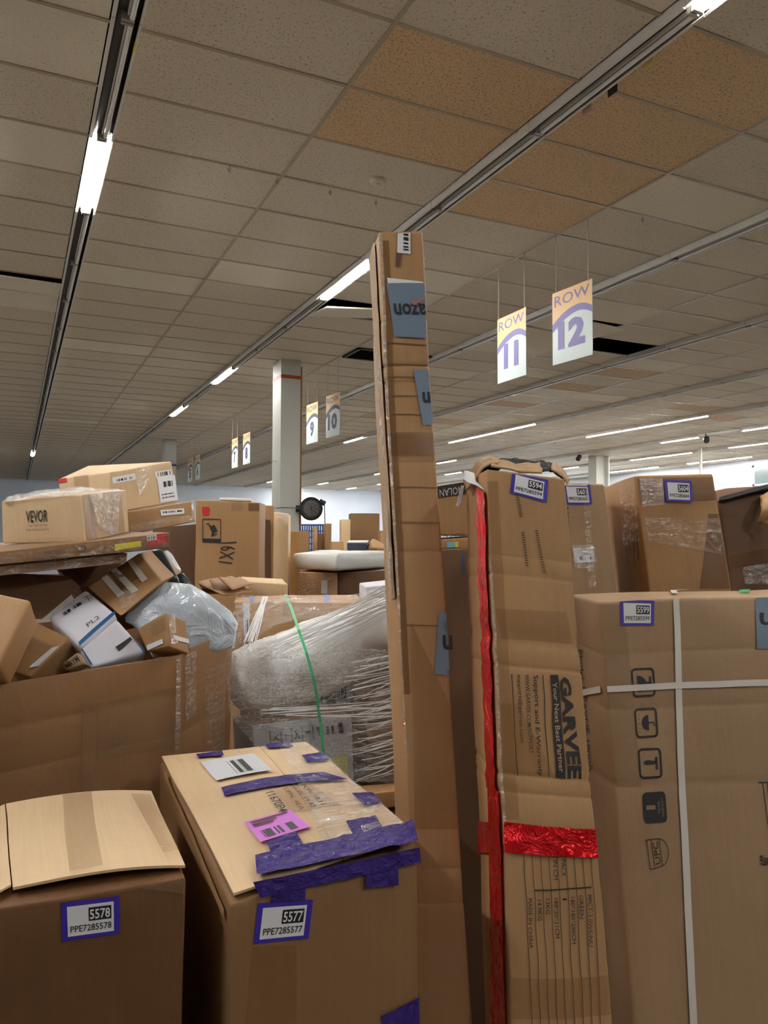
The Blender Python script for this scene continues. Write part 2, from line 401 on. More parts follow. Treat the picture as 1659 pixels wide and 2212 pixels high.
struct('roof_deck', *boxvf(XL, YN, 4.9, XR, YF, 5.0), DARK); bpy.data.objects['roof_deck'].name = 'trim_1'  # roof deck closing the dark space above the tiles
struct('trim_2', *boxvf(XL, YF-.05, 3.98, XR, YF, 4.0), MET)
# ceiling: tiles, runners and tees
ROW0, PITCH, K0 = .45, 2.43, 3.408
ceil = struct('ceiling', *boxvf(XL, YN, CEIL+.02, -1.98, YF, CEIL+.035), T1)
far_parts = []
tiles = []
def tile_mesh(w):
    v, f = boxvf(-w/2, -.293, 0, w/2, .293, .016); me = bpy.data.meshes.new('ceiling_tile'); me.from_pydata([tuple(q) for q in v], [], f); return me
for i in range(-1, 9):
    for half in (0, 1):
        xa = ROW0+PITCH*i+(.075 if half == 0 else PITCH/2+.006); xb = xa+PITCH/2-.081
        if i == 8 and half == 1: continue
        for k in range(-20, 56):
            y = K0+.61*k+.305; x = (xa+xb)/2
            if y > YF-.3: continue
            tiles.append((x, y, i, half, k))
def vis(x, y):
    q = V((x, y, CEIL))-EYE
    if q.dot(FW) < .3: return False
    a, b = px(V((x, y, CEIL))); return -450 < a < 2100 and b > -350
tiles.sort(key=lambda t: (not vis(t[0], t[1]), t[0]**2+t[1]**2))
holes = {(2, 1, 7)}
tan = {(0, 1, 0), (0, 1, 1), (1, 0, -1), (1, 0, 0), (1, 0, 1), (1, 0, 2)}
tilt = {(1, 0, 7): (.10, -.09, -.03), (1, 0, 6): (-.02, .0, 0), (2, 0, 6): (.05, .05, -.03), (2, 0, 7): (-.07, .03, -.04), (2, 0, 8): (.05, -.02, -.03), (-1, 1, 8): (.09, .015, -.03), (2, 0, 5): (-.03, .0, -.015), (-1, 1, 9): (-.03, 0, -.01)}
mts = {}
rest = []; cnt = 0
for (x, y, i, half, k) in tiles:
    if (i, half, k) in holes: continue
    if i == 1 and half == 1 and k in (10,): continue
    if i == 0 and half == 1 and k == 11: pass
    special = (i, half, k) in tan or (i, half, k) in tilt
    if vis(x, y) and cnt < 296 or special:
        rnd = random.random()
        m = T2 if (i, half, k) in tan else (T3 if (i, half, k) in tilt else (T4 if rnd < .05 and k > 8 else (T3 if rnd < .12 else T1)))
        key = m.name
        if key not in mts:
            mts[key] = tile_mesh(PITCH/2-.081); mts[key].materials.append(m)
        o = bpy.data.objects.new('ceiling_tile', mts[key]); COL.objects.link(o); o.parent = ceil
        a = tilt.get((i, half, k), (random.uniform(-.004, .004), random.uniform(-.003, .003), 0))
        o.location = (x, y, CEIL+.002+a[2]); o.rotation_euler = (a[0], a[1], 0); cnt += 1
    else:
        w = PITCH/2-.081; rest.append(boxvf(x-w/2, y-.293, CEIL+.002, x+w/2, y+.293, CEIL+.018))
o = mesh('ceiling_tile', *join(rest), T1, ceil); o['kind'] = 'stuff'
for i in range(-1, 9):
    x = ROW0+PITCH*(i+.5)
    if x < XR: mesh('main_runner', *boxvf(x-.012, YN, CEIL-.004, x+.012, YF, CEIL+.0015), TBAR, ceil)
for k in range(-20, 57):
    y = K0+.61*k
    if y < YF: mesh('cross_tee', *boxvf(-1.98, y-.012, CEIL-.003, XR, y+.012, CEIL+.0012), TBAR, ceil)
# ceiling light rows
def fixture_meshes():
    L = 1.232; d = {}
    def pm(name, parts, mat):
        v, f = join(parts); me = bpy.data.meshes.new(name); me.from_pydata([tuple(q) for q in v], [], f); me.materials.append(mat); d[name] = me
    pm('housing', [boxvf(-.062, 0, -.02, .062, L, .012), boxvf(-.066, 0, -.056, -.058, L, 0), boxvf(.058, 0, -.056, .066, L, 0), boxvf(-.076, 0, -.059, -.056, L, -.054), boxvf(.056, 0, -.059, .07, L, -.054), boxvf(-.004, 0, -.045, .004, L, -.02)], MET)
    def wedge(s):
        v = [V((s*.057, 0, -.053)), V((s*.044, 0, -.022)), V((s*.044, L, -.022)), V((s*.057, L, -.053)), V((s*.055, 0, -.054)), V((s*.041, 0, -.024)), V((s*.041, L, -.024)), V((s*.055, L, -.054))]
        return v, [(0, 1, 2, 3), (4, 7, 6, 5), (0, 3, 7, 4), (1, 5, 6, 2), (0, 4, 5, 1), (3, 2, 6, 7)]
    pm('reflector', [wedge(-1), wedge(1)], MIR); pm('channel', [boxvf(-.05, .001, -.0235, .05, L-.001, -.0205)], DKM)
    pm('socket', [boxvf(-.03, .0, -.068, .03, .02, -.02)], CAPM); pm('socket_b', [boxvf(-.03, L-.02, -.068, .03, L, -.02)], CAPM)
    for nm, m in (('tube_unlit', TUO), ('tube_lit', TUL)):
        v, f = cyl((.018, .02, -.054), (.018, L-.02, -.054), .0135, 10); n2 = (v, f)
        v2, f2 = cyl((-.022, .02, -.054), (-.022, L-.02, -.054), .0135, 10)
        pm(nm, [n2, (v2, f2)] if nm == 'tube_lit' else [n2], m)
    return d
FM = fixture_meshes()
LIT = {(0, -8), (0, 8), (1, -11), (1, -7), (1, -3), (1, 0), (3, 2), (3, 6), (4, -1), (4, 0), (4, 1), (4, 14), (5, -3), (5, -2), (5, -1), (5, 5), (5, 9), (5, 14),
       (6, -3), (6, -1), (6, 8), (6, 13), (7, -1), (7, 1), (7, 2), (7, 5), (8, 1), (8, 2), (8, 4), (8, 5), (-1, -6), (-1, 1), (-1, 7), (3, -10), (1, -14), (0, -15), (-1, -11), (-1, -9), (8, 10), (8, 13), (7, 10), (7, 14), (5, 17), (6, 16), (-2, -3), (4, -9), (6, -7)}  # unseen strips behind and beside the camera are added to brighten the cartons
ORD = ['first', 'second', 'third', 'fourth', 'fifth', 'sixth', 'seventh', 'eighth', 'ninth']
DIST = {(0, -8): 'bright lit strip light high at the left, nearest of the first ceiling row', (0, 8): 'small lit strip light at the far end of the first ceiling row',
        (1, -11): 'lit strip light at the top right corner, nearest of the second ceiling row', (1, -7): 'lit strip light just left of the tall thin carton top',
        (1, -3): 'third lit strip light along the second ceiling row, left of the white column', (1, 0): 'farthest lit strip light of the second ceiling row, above the stacked cartons'}
for row in range(-3, 9):
    x = ROW0+PITCH*row
    for n in range(-18, 18):
        y = 15.05+1.24*n; lit = (row, n) in LIT
        if not lit and row < 0: continue
        if not lit and not (vis(x, y) or vis(x, y+1.2)): continue
        if y+1.24 > YF: continue
        t = thing('strip_light', '', 'light', V((x, y, CEIL)))
        if lit:
            t['label'] = DIST.get((row, n)) or ('lit strip light in the %s ceiling row, about %d metres away' % (ORD[row] if row >= 0 else 'unseen left', round(math.hypot(x, y))))
            t['group'] = 'lit fluorescent strips in the ceiling rows'
        else:
            t['label'] = 'unlit metal fluorescent strip in the %s ceiling row from the left' % ORD[max(0, row)]
            t['group'] = 'unlit strips of the %s ceiling row' % ORD[max(0, row)]
        for nm, me in (('housing', FM['housing']), ('channel', FM['channel']), ('reflector', FM['reflector']), ('socket', FM['socket']), ('socket', FM['socket_b']), ('lamp_tube', FM['tube_lit' if lit else 'tube_unlit'])):
            o = bpy.data.objects.new(nm, me); COL.objects.link(o); o.parent = t
            if nm == 'lamp_tube' and lit: o['label'] = 'glowing white tube'

# ceiling odds and ends
def lathe(base, prof, n=20):
    vs, fs = [], []
    for r, z in prof:
        vs += [V(base)+V((r*math.cos(2*math.pi*i/n), r*math.sin(2*math.pi*i/n), z)) for i in range(n)]
    for a in range(len(prof)-1):
        for i in range(n): fs.append((a*n+i, a*n+(i+1) % n, (a+1)*n+(i+1) % n, (a+1)*n+i))
    fs.append(tuple(range(n))); fs.append(tuple(range(len(vs)-n, len(vs)))[::-1]); return vs, fs
p = V((2.298, 4.988, CEIL)); t = thing('smoke_detector', 'round white smoke detector on the ceiling above the tall thin carton', 'smoke detector', p)
SDM = plain('detector_white', (222, 212, 190), .5)
mesh('body', *lathe(p, [(.055, 0), (.055, -.018), (.048, -.03), (.03, -.034)]), SDM, t, None, None, False); mesh('sensor', *lathe(p+V((0, 0, -.034)), [(.026, 0), (.024, -.012), (.012, -.016)]), SDM, t)
for k, (a, b) in enumerate([(495, 357), (598, 382), (713, 408), (812, 430), (1388, 468)]):
    q = PZ(a, b, CEIL-.004); tag(mesh('ceiling_hook', *tube([q, q+V((.008, 0, -.02)), q+V((.004, 0, -.045)), q+V((-.01, 0, -.03)), q+V((-.004, 0, -.018))], .0018, 5), INK, None, q), ['thin wire hook hanging from the ceiling between the two left light rows, farthest left', 'thin wire hook beside a ceiling runner left of the smoke detector', 'thin wire hook under the ceiling just left of the smoke detector', 'thin wire hook under the smoke detector', 'dark wire stub on the ceiling above the row 12 sign'][k], 'hook')
# air vent in the ceiling
c0 = V((4.70, 9.82, CEIL)); t = thing('air_vent', 'dark louvred ceiling vent just left of the tall thin carton top', 'vent', c0)
mesh('frame', *join([boxvf(4.13, 9.52, CEIL-.02, 5.27, 9.56, CEIL), boxvf(4.13, 10.07, CEIL-.02, 5.27, 10.11, CEIL), boxvf(4.13, 9.52, CEIL-.02, 4.17, 10.11, CEIL), boxvf(5.23, 9.52, CEIL-.02, 5.27, 10.11, CEIL)]), DKM, t)
for k in range(9):
    y = 9.6+k*.053; mesh('louvre', [V((4.17, y, CEIL-.016)), V((5.23, y, CEIL-.016)), V((5.23, y+.03, CEIL+.012)), V((4.17, y+.03, CEIL+.012)), V((4.17, y, CEIL-.019)), V((5.23, y, CEIL-.019)), V((5.23, y+.03, CEIL+.009)), V((4.17, y+.03, CEIL+.009))], [(0, 1, 2, 3), (7, 6, 5, 4), (0, 4, 5, 1), (2, 6, 7, 3)], DKM, t)
mesh('backing', *boxvf(4.16, 9.55, CEIL+.02, 5.24, 10.08, CEIL+.03), DARK, t)
for k, (a, b) in enumerate([(1525, 942), (1250, 983)]):
    q = PZ(a, b, CEIL-.06); t = thing('spotlight', ['black track spotlight on the far right ceiling row', 'black track spotlight above the torn upright carton'][k], 'spotlight', q)
    mesh('can', *cyl(q+V((-.12, -.12, -.13)), q+V((.12, .1, -.04)), .07, 12), BLK, t); mesh('stem', *cyl(q+V((0, 0, -.08)), q+V((0, 0, .05)), .02, 8), BLK, t)
for (a, b), m_, lb in (((1402, 128), plain('scrap_cream', (226, 196, 120), .6), 'cream paper scrap stuck to the second ceiling row, upper right'), ((1323, 187), BLK, 'small black scrap on the second ceiling row, below the cream one'), ((1268, 228), plain('scrap_pink', (206, 160, 130), .6), 'pinkish paper scrap on the second ceiling row'), ((291, 88), YEL, 'small yellow scrap hanging on the first ceiling row near the top')):
    q = PZ(a, b, CEIL-.03); tag(mesh('paper_scrap', *boxvf(q.x-.004, q.y-.035, CEIL-.075, q.x+.004, q.y+.035, CEIL-.012), m_, None, q), lb, 'scrap')
# hanging row signs
SGW = plain('sign_white', (224, 238, 236), .5); SGO = plain('sign_orange', (250, 208, 150), .5); SGP = plain('sign_purple', (132, 124, 186), .5); SGG = plain('sign_navy', (78, 84, 122), .5); STG = plain('string', (190, 182, 165), .7)
for num, y in ((12, 5.06), (11, 5.92), (10, 10.37), (9, 11.23), (8, 14.97), (7, 15.88), (6, 19.50), (5, 20.42)):
    X = 4.09; b = V((X, y, 3.07)); t = thing('row_sign', {12: 'nearest and largest hanging sign, reading ROW 12', 11: 'hanging sign reading ROW 11, left of the largest one', 10: 'hanging sign reading ROW 10, second sign right of the white column', 9: 'hanging sign reading ROW 9, just right of the white column', 8: 'hanging sign reading ROW 8, just left of the white column', 7: 'hanging sign reading ROW 7, left neighbour of sign 8', 6: 'tiny distant sign reading ROW 6 above the carton pile', 5: 'farthest, leftmost tiny hanging sign reading ROW 5'}[num], 'sign', b, 'row signs hanging from the ceiling')
    tw = random.uniform(-.02, .02)
    c = hexa(V((X-tw, y-.23, 3.68)), V((X-tw+.004, y-.23, 3.68)), V((X-tw, y-.23, 3.07)), V((X+tw, y+.23, 3.68)), btr=V((X+tw+.004, y+.23, 3.68)))
    h = HB(c, t, 'board', SGW, r=.0005, n=3, amp=0); I = SGP if num > 10 else SGG
    ao = lambda x: .265+(.42*(.66-x)**2 if x < .66 else .73*(x-.66)**2)
    A = [(k/14, ao(k/14)) for k in range(15)][::-1]; B = [(x, y+.09+.03*max(0, .66-x)) for x, y in A]
    top = [[(A[i][0], 0), (A[i+1][0], 0), A[i+1], A[i]] for i in range(len(A)-1) if abs(A[i][0]-A[i+1][0]) > 1e-4]
    full = [(0, 0), (1, 0), (1, 1), (0, 1)]
    h.shape('orange_panel', 'L', full, [q[::-1] for q in top], SGO, .0012, ispx=False)
    band = []
    for i in range(len(A)-1): band.append([A[i], A[i+1], B[i+1], B[i]][::-1])
    h.shape('arch_band', 'L', full, band, I, .0018, ispx=False)
    h.text('L', [(.06, .06), (.94, .05), (.94, .19), (.06, .21)], 'ROW', I, .003, ispx=False)
    h.text('L', {12: [(.15, .43), (.83, .43), (.83, .81), (.15, .81)], 11: [(.24, .43), (.74, .43), (.74, .81), (.24, .81)], 10: [(.15, .45), (.83, .45), (.83, .84), (.15, .84)]}.get(num, [(.34, .45), (.68, .45), (.68, .84), (.34, .84)]), str(num), I, .003, ispx=False, bold=.05)
    for dy in (-.205, .205): mesh('string', *cyl((X, y+dy*1.0, CEIL), (X, y+dy, 3.665), .004, 5), STG, t)

# columns
def column(x0, y0, x1, y1, label, strip=True, z0=0):
    t = thing('column', label, 'column', V(((x0+x1)/2, (y0+y1)/2, 0)))
    mesh('shaft', *join([boxvf(x0, y0, 0, x1, y1, 2.04), boxvf(x0-.006, y0-.006, 2.05, x1+.006, y1+.006, CEIL)]), COLM, t)
    return t
t = column(3.40, 10.62, 3.68, 11.0, 'square white painted column with an orange stripe near its top')
mesh('stripe', *boxvf(3.392, 10.612, 3.90, 3.688, 11.01, 3.95), ORG, t, None)['label'] = 'painted orange stripe'
mesh('corner_board', *boxvf(3.687, 10.64, .0, 3.72, 10.78, CEIL-.08), OSB, t)['label'] = 'wooden board fixed along the right edge'
mesh('nail', *cyl((3.30, 10.75, 2.72), (3.40, 10.75, 2.72), .008), MET, t)
t = column(3.48, 20.6, 3.76, 21.0, 'small distant white column with a blue ring behind the top carton')
mesh('stripe', *boxvf(3.47, 20.59, 3.48, 3.77, 21.01, 3.53), BLUE, t)
t = column(15.9, 18.55, 16.25, 18.9, 'white column rising behind the torn carton and box 5601', z0=0)
mesh('pipe', *cyl((16.3, 18.5, 0), (16.3, 18.5, CEIL), .05), COLM, t)
q = PZ(1513, 966, CEIL); tag(mesh('pole', *cyl((q.x, q.y, 0), (q.x, q.y, CEIL), .045), COLM, None, (q.x, q.y, 0)), 'thin white pole rising above carton 5604', 'pole')
# picture on the right wall
t = thing('framed_panel', 'silver framed glazed panel high on the right wall', 'picture', V((XR, 16.4, 3.35)))
mesh('frame', *join([boxvf(XR-.04, 15.4, 3.34, XR-.01, 17.35, 3.40), boxvf(XR-.04, 15.4, 3.93, XR-.01, 17.35, 3.99), boxvf(XR-.04, 17.27, 3.34, XR-.01, 17.35, 3.99), boxvf(XR-.04, 15.4, 3.34, XR-.01, 15.48, 3.99)]), plain('frame_silver', (180, 186, 188), .3, .6), t)
GLZ = film('picture_gloss', (120, 160, 170), .97, 1, (1, 1, 1), .1, .5); mesh('picture', *boxvf(XR-.03, 15.46, 3.39, XR-.012, 17.3, 3.94), GLZ, t)

# =========================================================== FOREGROUND CARTONS
def flap(h, name, mat, off=.004, th=.005, q=None, face='T', bow=0, n=(8, 4), label=None, lift=None):
    """a cardboard flap lying on a face: a slab with thickness"""
    Q = h.quad(face, q) if q else [(0, 0), (1, 0), (1, 1), (0, 1)]; nu, nv = n; vs = []; uvs = []
    for lay in (0, 1):
        for j in range(nv+1):
            for i in range(nu+1):
                x, y = i/nu, j/nv; u, v = bil(Q, x, y)
                l = lift(x, y) if lift else 0
                vs.append(h.fp(face, u, v, off+th*lay+bow*math.sin(math.pi*x)*math.sin(math.pi*y)+l)); uvs.append((u*h.L[0], v*h.L[1]))
    N = (nu+1)*(nv+1); fs = []
    for j in range(nv):
        for i in range(nu):
            k = j*(nu+1)+i; fs.append((N+k, N+k+nu+1, N+k+nu+2, N+k+1)); fs.append((k, k+1, k+nu+2, k+nu+1))
    rim = [i for i in range(nu+1)] + [j*(nu+1)+nu for j in range(1, nv+1)] + [nv*(nu+1)+i for i in range(nu-1, -1, -1)] + [j*(nu+1) for j in range(nv-1, 0, -1)]
    for a, b in zip(rim, rim[1:]+rim[:1]): fs.append((a, N+a, N+b, b))
    o = mesh(name, vs, fs, mat, h.t, None, uvs, False)
    if label: o['label'] = label
    return o
# --- A : box 5578
ftl, ftr, btl, btr = PZ(-14, 1962, .965), P(400, 1896, 1.42), PZ(-6, 1756, .965), PZ(328, 1722, .968)
c = hexa(ftl, ftr, drop(ftl), btl, drop(ftr), btr, drop(btl), drop(btr))
A = carton('large carton at bottom left with a pale taped top and sticker 5578', c, KA, r=.008, n=14, amp=.004, bulge=(.004, .006, .0))  # body colour darkened for its shaded front, flaps paled for the lit top
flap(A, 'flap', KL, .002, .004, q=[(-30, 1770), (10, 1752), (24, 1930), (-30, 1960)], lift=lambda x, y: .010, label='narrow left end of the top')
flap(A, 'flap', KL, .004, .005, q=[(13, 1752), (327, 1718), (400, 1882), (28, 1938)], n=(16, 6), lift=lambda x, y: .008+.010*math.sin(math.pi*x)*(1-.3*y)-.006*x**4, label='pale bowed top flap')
A.dec('tape_strip', 'T', [(134, 1736), (196, 1728), (222, 1902), (150, 1916)], TPC, .0275, (4, 12), wr=.001)
A.dec('tape_strip', 'F', [(148, 1932), (224, 1915), (224, 1928), (150, 1944)], TPC, .003, (4, 2), wr=.002)
A.dec('tape_strip', 'F', [(312, 1896), (396, 1884), (398, 1928), (312, 1918)], TPC, .003, (6, 4), wr=.003)
A.dec('tape_strip', 'T', [(283, 1738), (325, 1740), (388, 1866), (352, 1872)], TP, .026, (4, 10), wr=.001)
ppe(A, 'F', [(132, 1949), (258, 1934), (259, 2015), (135, 2032)], '5578')
# --- B : box 5577
ftl, ftr, btl, btr = P(497, 1952, 1.40), P(906, 1820, 1.56), PZ(345, 1646, .95), PZ(667, 1615, .975)
c = hexa(ftl, ftr, drop(ftl), btl, drop(ftr), btr, drop(btl), drop(btr))
B = carton('big carton at bottom centre with violet tape and sticker 5577', c, KD, r=.012, n=16, amp=.005, bulge=(.004, .008, .012))  # dark body and pale flaps paint in a shaded front and lit top
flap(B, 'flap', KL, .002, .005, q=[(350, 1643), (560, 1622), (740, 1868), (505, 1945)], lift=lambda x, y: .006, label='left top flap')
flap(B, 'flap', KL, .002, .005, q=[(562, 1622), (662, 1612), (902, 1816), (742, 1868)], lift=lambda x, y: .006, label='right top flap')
B.dec('edge_trim_fold', 'L', [(360, 1662), (490, 1962), (490, 1984), (360, 1676)], KR, .004, (14, 2), wr=.003)
TO = .016
B.dec('stretch_film', 'T', [(600, 1618), (664, 1612), (880, 1800), (700, 1850)], FILM, TO+.001, (18, 26), wr=.004)
def tv(q, f='T', off=TO+.002, n=(16, 6), wr=.003, mat=TVI, jag=0): return B.dec('violet_tape', f, q, mat, off, n, wr=wr, jag=jag)
tv([(478, 1718), (700, 1684), (752, 1700), (486, 1736)], n=(20, 6))
tv([(552, 1875), (895, 1798), (905, 1842), (556, 1920)], n=(24, 8), wr=.006, off=TO+.006)
tv([(545, 1900), (902, 1826), (905, 1858), (560, 1934)], 'F', n=(24, 4), wr=.006, off=.008)
tv([(576, 1838), (640, 1816), (668, 1872), (596, 1890)]); tv([(748, 1795), (812, 1780), (842, 1830), (776, 1846)])
tv([(586, 1920), (660, 1905), (658, 1940), (584, 1946)], 'F', off=.005); tv([(788, 1872), (858, 1858), (858, 1908), (786, 1914)], 'F', off=.007)
tv([(424, 1643), (480, 1636), (484, 1646), (428, 1650)]); tv([(572, 1622), (626, 1618), (634, 1626), (580, 1630)]); tv([(652, 1646), (694, 1640), (712, 1656), (664, 1662)])
tv([(760, 1732), (806, 1730), (826, 1752), (786, 1758)], n=(8, 4)); tv([(822, 2192), (904, 2152), (904, 2240), (830, 2240)], 'F', off=.003)
ship(B, 'T', [(434, 1661), (548, 1641), (588, 1679), (468, 1702)], PAP, (.30, .2, .72, .85), 0, 14, 5, off=TO+.003)
m = ship(B, 'T', [(528, 1796), (626, 1768), (672, 1806), (564, 1840)], MAG, (.14, .55, .92, .9), 0, 30, 3, off=TO+.004, label='magenta return label with barcode')
B.shape('small_print', 'T', [(528, 1796), (626, 1768), (672, 1806), (564, 1840)], [[(.08, y), (w, y), (w, y+.05), (.08, y+.05)] for y, w in ((.1, .9), (.22, .6), (.32, .5))], INKF, TO+.006, parent=m)
B.dec('printed_patch', 'T', [(580, 1722), (668, 1706), (742, 1758), (630, 1774)], TP, TO+.0015, (6, 6))
B.text('T', [(574, 1732), (592, 1727), (624, 1771), (604, 1776)][1:]+[(574, 1732)], '11670P4', INK, TO+.005, name='lettering', bold=.01)
for q, s_ in (([(612, 1722), (622, 1720), (660, 1768), (650, 1770)], 'UPN. 4EA'), ([(632, 1718), (642, 1716), (684, 1762), (674, 1764)], 'G.W. 19.42'), ([(652, 1714), (662, 1712), (704, 1756), (694, 1758)], 'N.W. 18.11')):
    B.text('T', [q[1], q[2], q[3], q[0]], s_, INKF, TO+.005)
ppe(B, 'F', [(557, 1950), (676, 1942), (666, 2026), (547, 2038)], '5577')
B.dec('tape_strip', 'F', [(545, 2044), (640, 2040), (640, 2212), (530, 2212)], TP, .002, (6, 8), wr=.001)

# --- tall thin carton
tl, tr = P(817, 500, 2.15), P(912, 498, 2.15); bl0, br0 = P(904, 2212, 1.75), P(1020, 2212, 1.75)
bl, br = down(tl, bl0), down(tr, br0); btl = P(797, 552, 2.42)
D_ = carton('very tall thin carton leaning upright in the middle with grey printed tape', hexa(tl, tr, bl, btl, br), KR, r=.007, n=40, amp=.006, fr=2.2, bulge=(.008, .006, 0), hf=.0012,
            creases=((2, .892, .002, .004), (2, .840, .0035, .004), (2, .822, .0025, .004), (2, .735, .002, .004), (2, .64, .002, .005), (2, .34, .002, .005), (2, .31, .0015, .004)))
D_.dec('flap', 'L', [(800, 560), (812, 520), (866, 1300), (846, 1290)], KG, .003, (3, 20), wr=.003, label='overlapping side flap')
D_.dec('stretch_film', 'L', [(826, 760), (838, 760), (858, 1000), (838, 1000)], FILMH, .006, (6, 30), wr=.012)
D_.dec('stretch_film', 'L', [(838, 1080), (852, 1080), (868, 1300), (850, 1300)], FILMH, .006, (6, 26), wr=.010)
D_.dec('edge_tape', 'F', [(814, 505), (826, 505), (880, 1640), (862, 1640)], FILM, .003, (4, 60), wr=.004)
D_.dec('edge_tape', 'F', [(826, 520), (840, 520), (886, 1500), (872, 1500)], TPK, .0015, (3, 24), label='brown tape along the left edge')
ship(D_, 'F', [(859, 497), (886, 500), (887, 550), (858, 547)], WHT, None, 0, off=.003)
D_.shape('barcode', 'F', [(872, 506), (882, 507), (882, 543), (871, 542)], [[(y0, x0) for (x0, y0) in pl] for pl in bars(None, 16, 4)], BLK, .0045)
D_.shape('handle_hole', 'F', [(856, 545), (868, 546), (864, 578), (853, 577)], [[(0, 0), (1, .05), (.9, 1), (.1, .95)]], KV, .003, label='dark punched slot')
D_.dec('paper_label', 'F', [(836, 601), (914, 610), (914, 640), (850, 705)], WHT, .003, (6, 6))
tp = D_.dec('grey_tape', 'F', [(834, 613), (917, 613), (921, 732), (852, 728)], TGY, .004, (6, 8), label='grey printed parcel tape, upside down lettering')
D_.text('F', [(921, 682), (853, 682), (850, 657), (918, 657)], 'azon', INK, .0055, parent=tp, bold=.02)
D_.shape('arrow_print', 'F', [(890, 640), (918, 640), (918, 662), (890, 662)], [[(0, .9), (.1, .2), (.3, .6), (1, .1), (1, .4), (.35, .8), (.5, 1)]], plain('print_pink', (178, 120, 112), .5), .0055, parent=tp)
tp = D_.dec('grey_tape', 'F', [(893, 800), (925, 800), (935, 918), (914, 920)], TGY, .004, (4, 8))
D_.text('F', [(930, 872), (913, 872), (912, 848), (928, 848)], 'n', INK, .0055, parent=tp, bold=.03)
tp = D_.dec('grey_tape', 'F', [(948, 1322), (984, 1326), (990, 1460), (938, 1456)], TGY, .004, (4, 8))
D_.text('F', [(978, 1404), (956, 1404), (956, 1372), (976, 1372)], 'n', INK, .0055, parent=tp, bold=.03)
D_.dec('tape_strip', 'F', [(840, 935), (938, 935), (942, 985), (846, 985)], TPK, .002, (8, 4), wr=.001)
D_.dec('tape_strip', 'F', [(886, 1340), (990, 1560), (1000, 1790), (896, 1790)], TP, .002, (6, 10), wr=.001)

for y in (742, 788, 814, 855, 895, 1052, 1128, 1350): D_.dec('fold_line', 'F', [(836+(y-742)*.07, y-3), (920+(y-742)*.075, y+3), (920+(y-742)*.075, y+5.5), (836+(y-742)*.07, y-.5)] if y < 780 else [(836+(y-742)*.07, y-1), ((904 if y < 900 and y > 795 else 920)+(y-742)*.075, y+1), ((904 if y < 900 and y > 795 else 920)+(y-742)*.075, y+3), (836+(y-742)*.07, y+1)], KFOLD, .0016, (8, 1))  # dark strips paint the shade lying in the fold creases
# --- E : torn upright carton 5594
tl, tr = P(1050, 1010, 1.86), P(1222, 1030, 1.84); bl0, br0 = P(1104, 2212, 1.57), P(1322, 2212, 1.57)
bl, br = down(tl, bl0, .0), down(tr, br0, .0); btl = P(1003, 1040, 2.08); btr = btl+(tr-tl)*.98
E_ = carton('torn upright carton with red foil tape and sticker 5594', hexa(tl, tr, bl, btl, br, btr), KR, r=.006, n=34, amp=.007, fr=3.2, bulge=(.003, .006, 0), hf=.002,
            creases=((2, .885, .0015, .004), (2, .86, .002, .005), (2, .78, .004, .02), (2, .745, .0025, .005), (2, .62, .003, .006), (2, .60, .002, .005), (2, .15, .0015, .003)))
ppe(E_, 'F', [(1106, 1018), (1184, 1038), (1180, 1086), (1101, 1066)], '5594')
E_.dec('red_tape', 'L', [(1034, 1052), (1052, 1062), (1078, 1710), (1056, 1700)], RED, .004, (4, 60), wr=.005, label='shiny red foil tape down the left side')
E_.dec('red_tape', 'L', [(1058, 1700), (1084, 1710), (1098, 2230), (1066, 2230)], RED, .004, (4, 30), wr=.004)
E_.dec('red_tape', 'F', [(1088, 1774), (1285, 1790), (1291, 1852), (1088, 1840)], RED, .004, (24, 8), wr=.004, label='shiny red foil tape across the front')
E_.dec('red_tape', 'L', [(1030, 1776), (1086, 1774), (1088, 1840), (1032, 1842)], RED, .0035, (6, 6), wr=.003)
E_.dec('edge_tape', 'F', [(1053, 1200), (1062, 1200), (1092, 1780), (1080, 1780)], FILM, .003, (4, 40), wr=.004)
E_.dec('tape_strip', 'F', [(1052, 1040), (1076, 1040), (1122, 1770), (1086, 1770)], TP, .0016, (4, 20))
E_.dec('tape_strip', 'F', [(1070, 1315), (1222, 1322), (1236, 1392), (1084, 1380)], TP, .0026, (10, 4), wr=.001)
E_.dec('tape_strip', 'F', [(1078, 1520), (1120, 1520), (1200, 1680), (1086, 1670)], TP, .0026, (8, 6), wr=.001)
E_.dec('tape_strip', 'F', [(1100, 2110), (1318, 2105), (1320, 2190), (1100, 2200)], TP, .0026, (10, 4), wr=.001)
TX = plain('print_black', (44, 42, 44), .6)
def dn(a, b, c_, d): return [b, c_, d, a]          # pixel quad of the printed column (TL,TR,BR,BL) -> text reading downwards
E_.text('F', dn((1208, 1462), (1230, 1462), (1256, 1683), (1226, 1682)), 'GARVEE', TX, .003, bold=.035)
bp = E_.dec('black_band', 'F', [(1188, 1458), (1205, 1458), (1221, 1682), (1200, 1680)], TX, .0028, (3, 10))
E_.text('F', dn((1192, 1474), (1202, 1474), (1218, 1668), (1207, 1668)), 'Your Next Best Partner', KL_T if False else plain('print_tan', (190, 158, 116), .6), .0036, parent=bp, bold=.01)
E_.text('F', dn((1149, 1459), (1162, 1458), (1172, 1678), (1160, 1676)), 'Support and E-Warranty', TX, .003, bold=.014)
E_.text('F', dn((1133, 1457), (1142, 1457), (1152, 1628), (1142, 1628)), 'WWW.GARVEE.COM/SUPPORT', TX, .003, bold=.006)
E_.text('F', dn((1115, 1457), (1125, 1457), (1133, 1604), (1121, 1604)), 'support@garvee.com', TX, .003, bold=.008)
for q in ([(1104, 1456), (1106, 1456), (1119, 1675), (1117, 1675)], [(1171, 1458), (1173, 1458), (1186, 1678), (1184, 1678)]): E_.dec('printed_line', 'F', q, TX, .003, (1, 10))
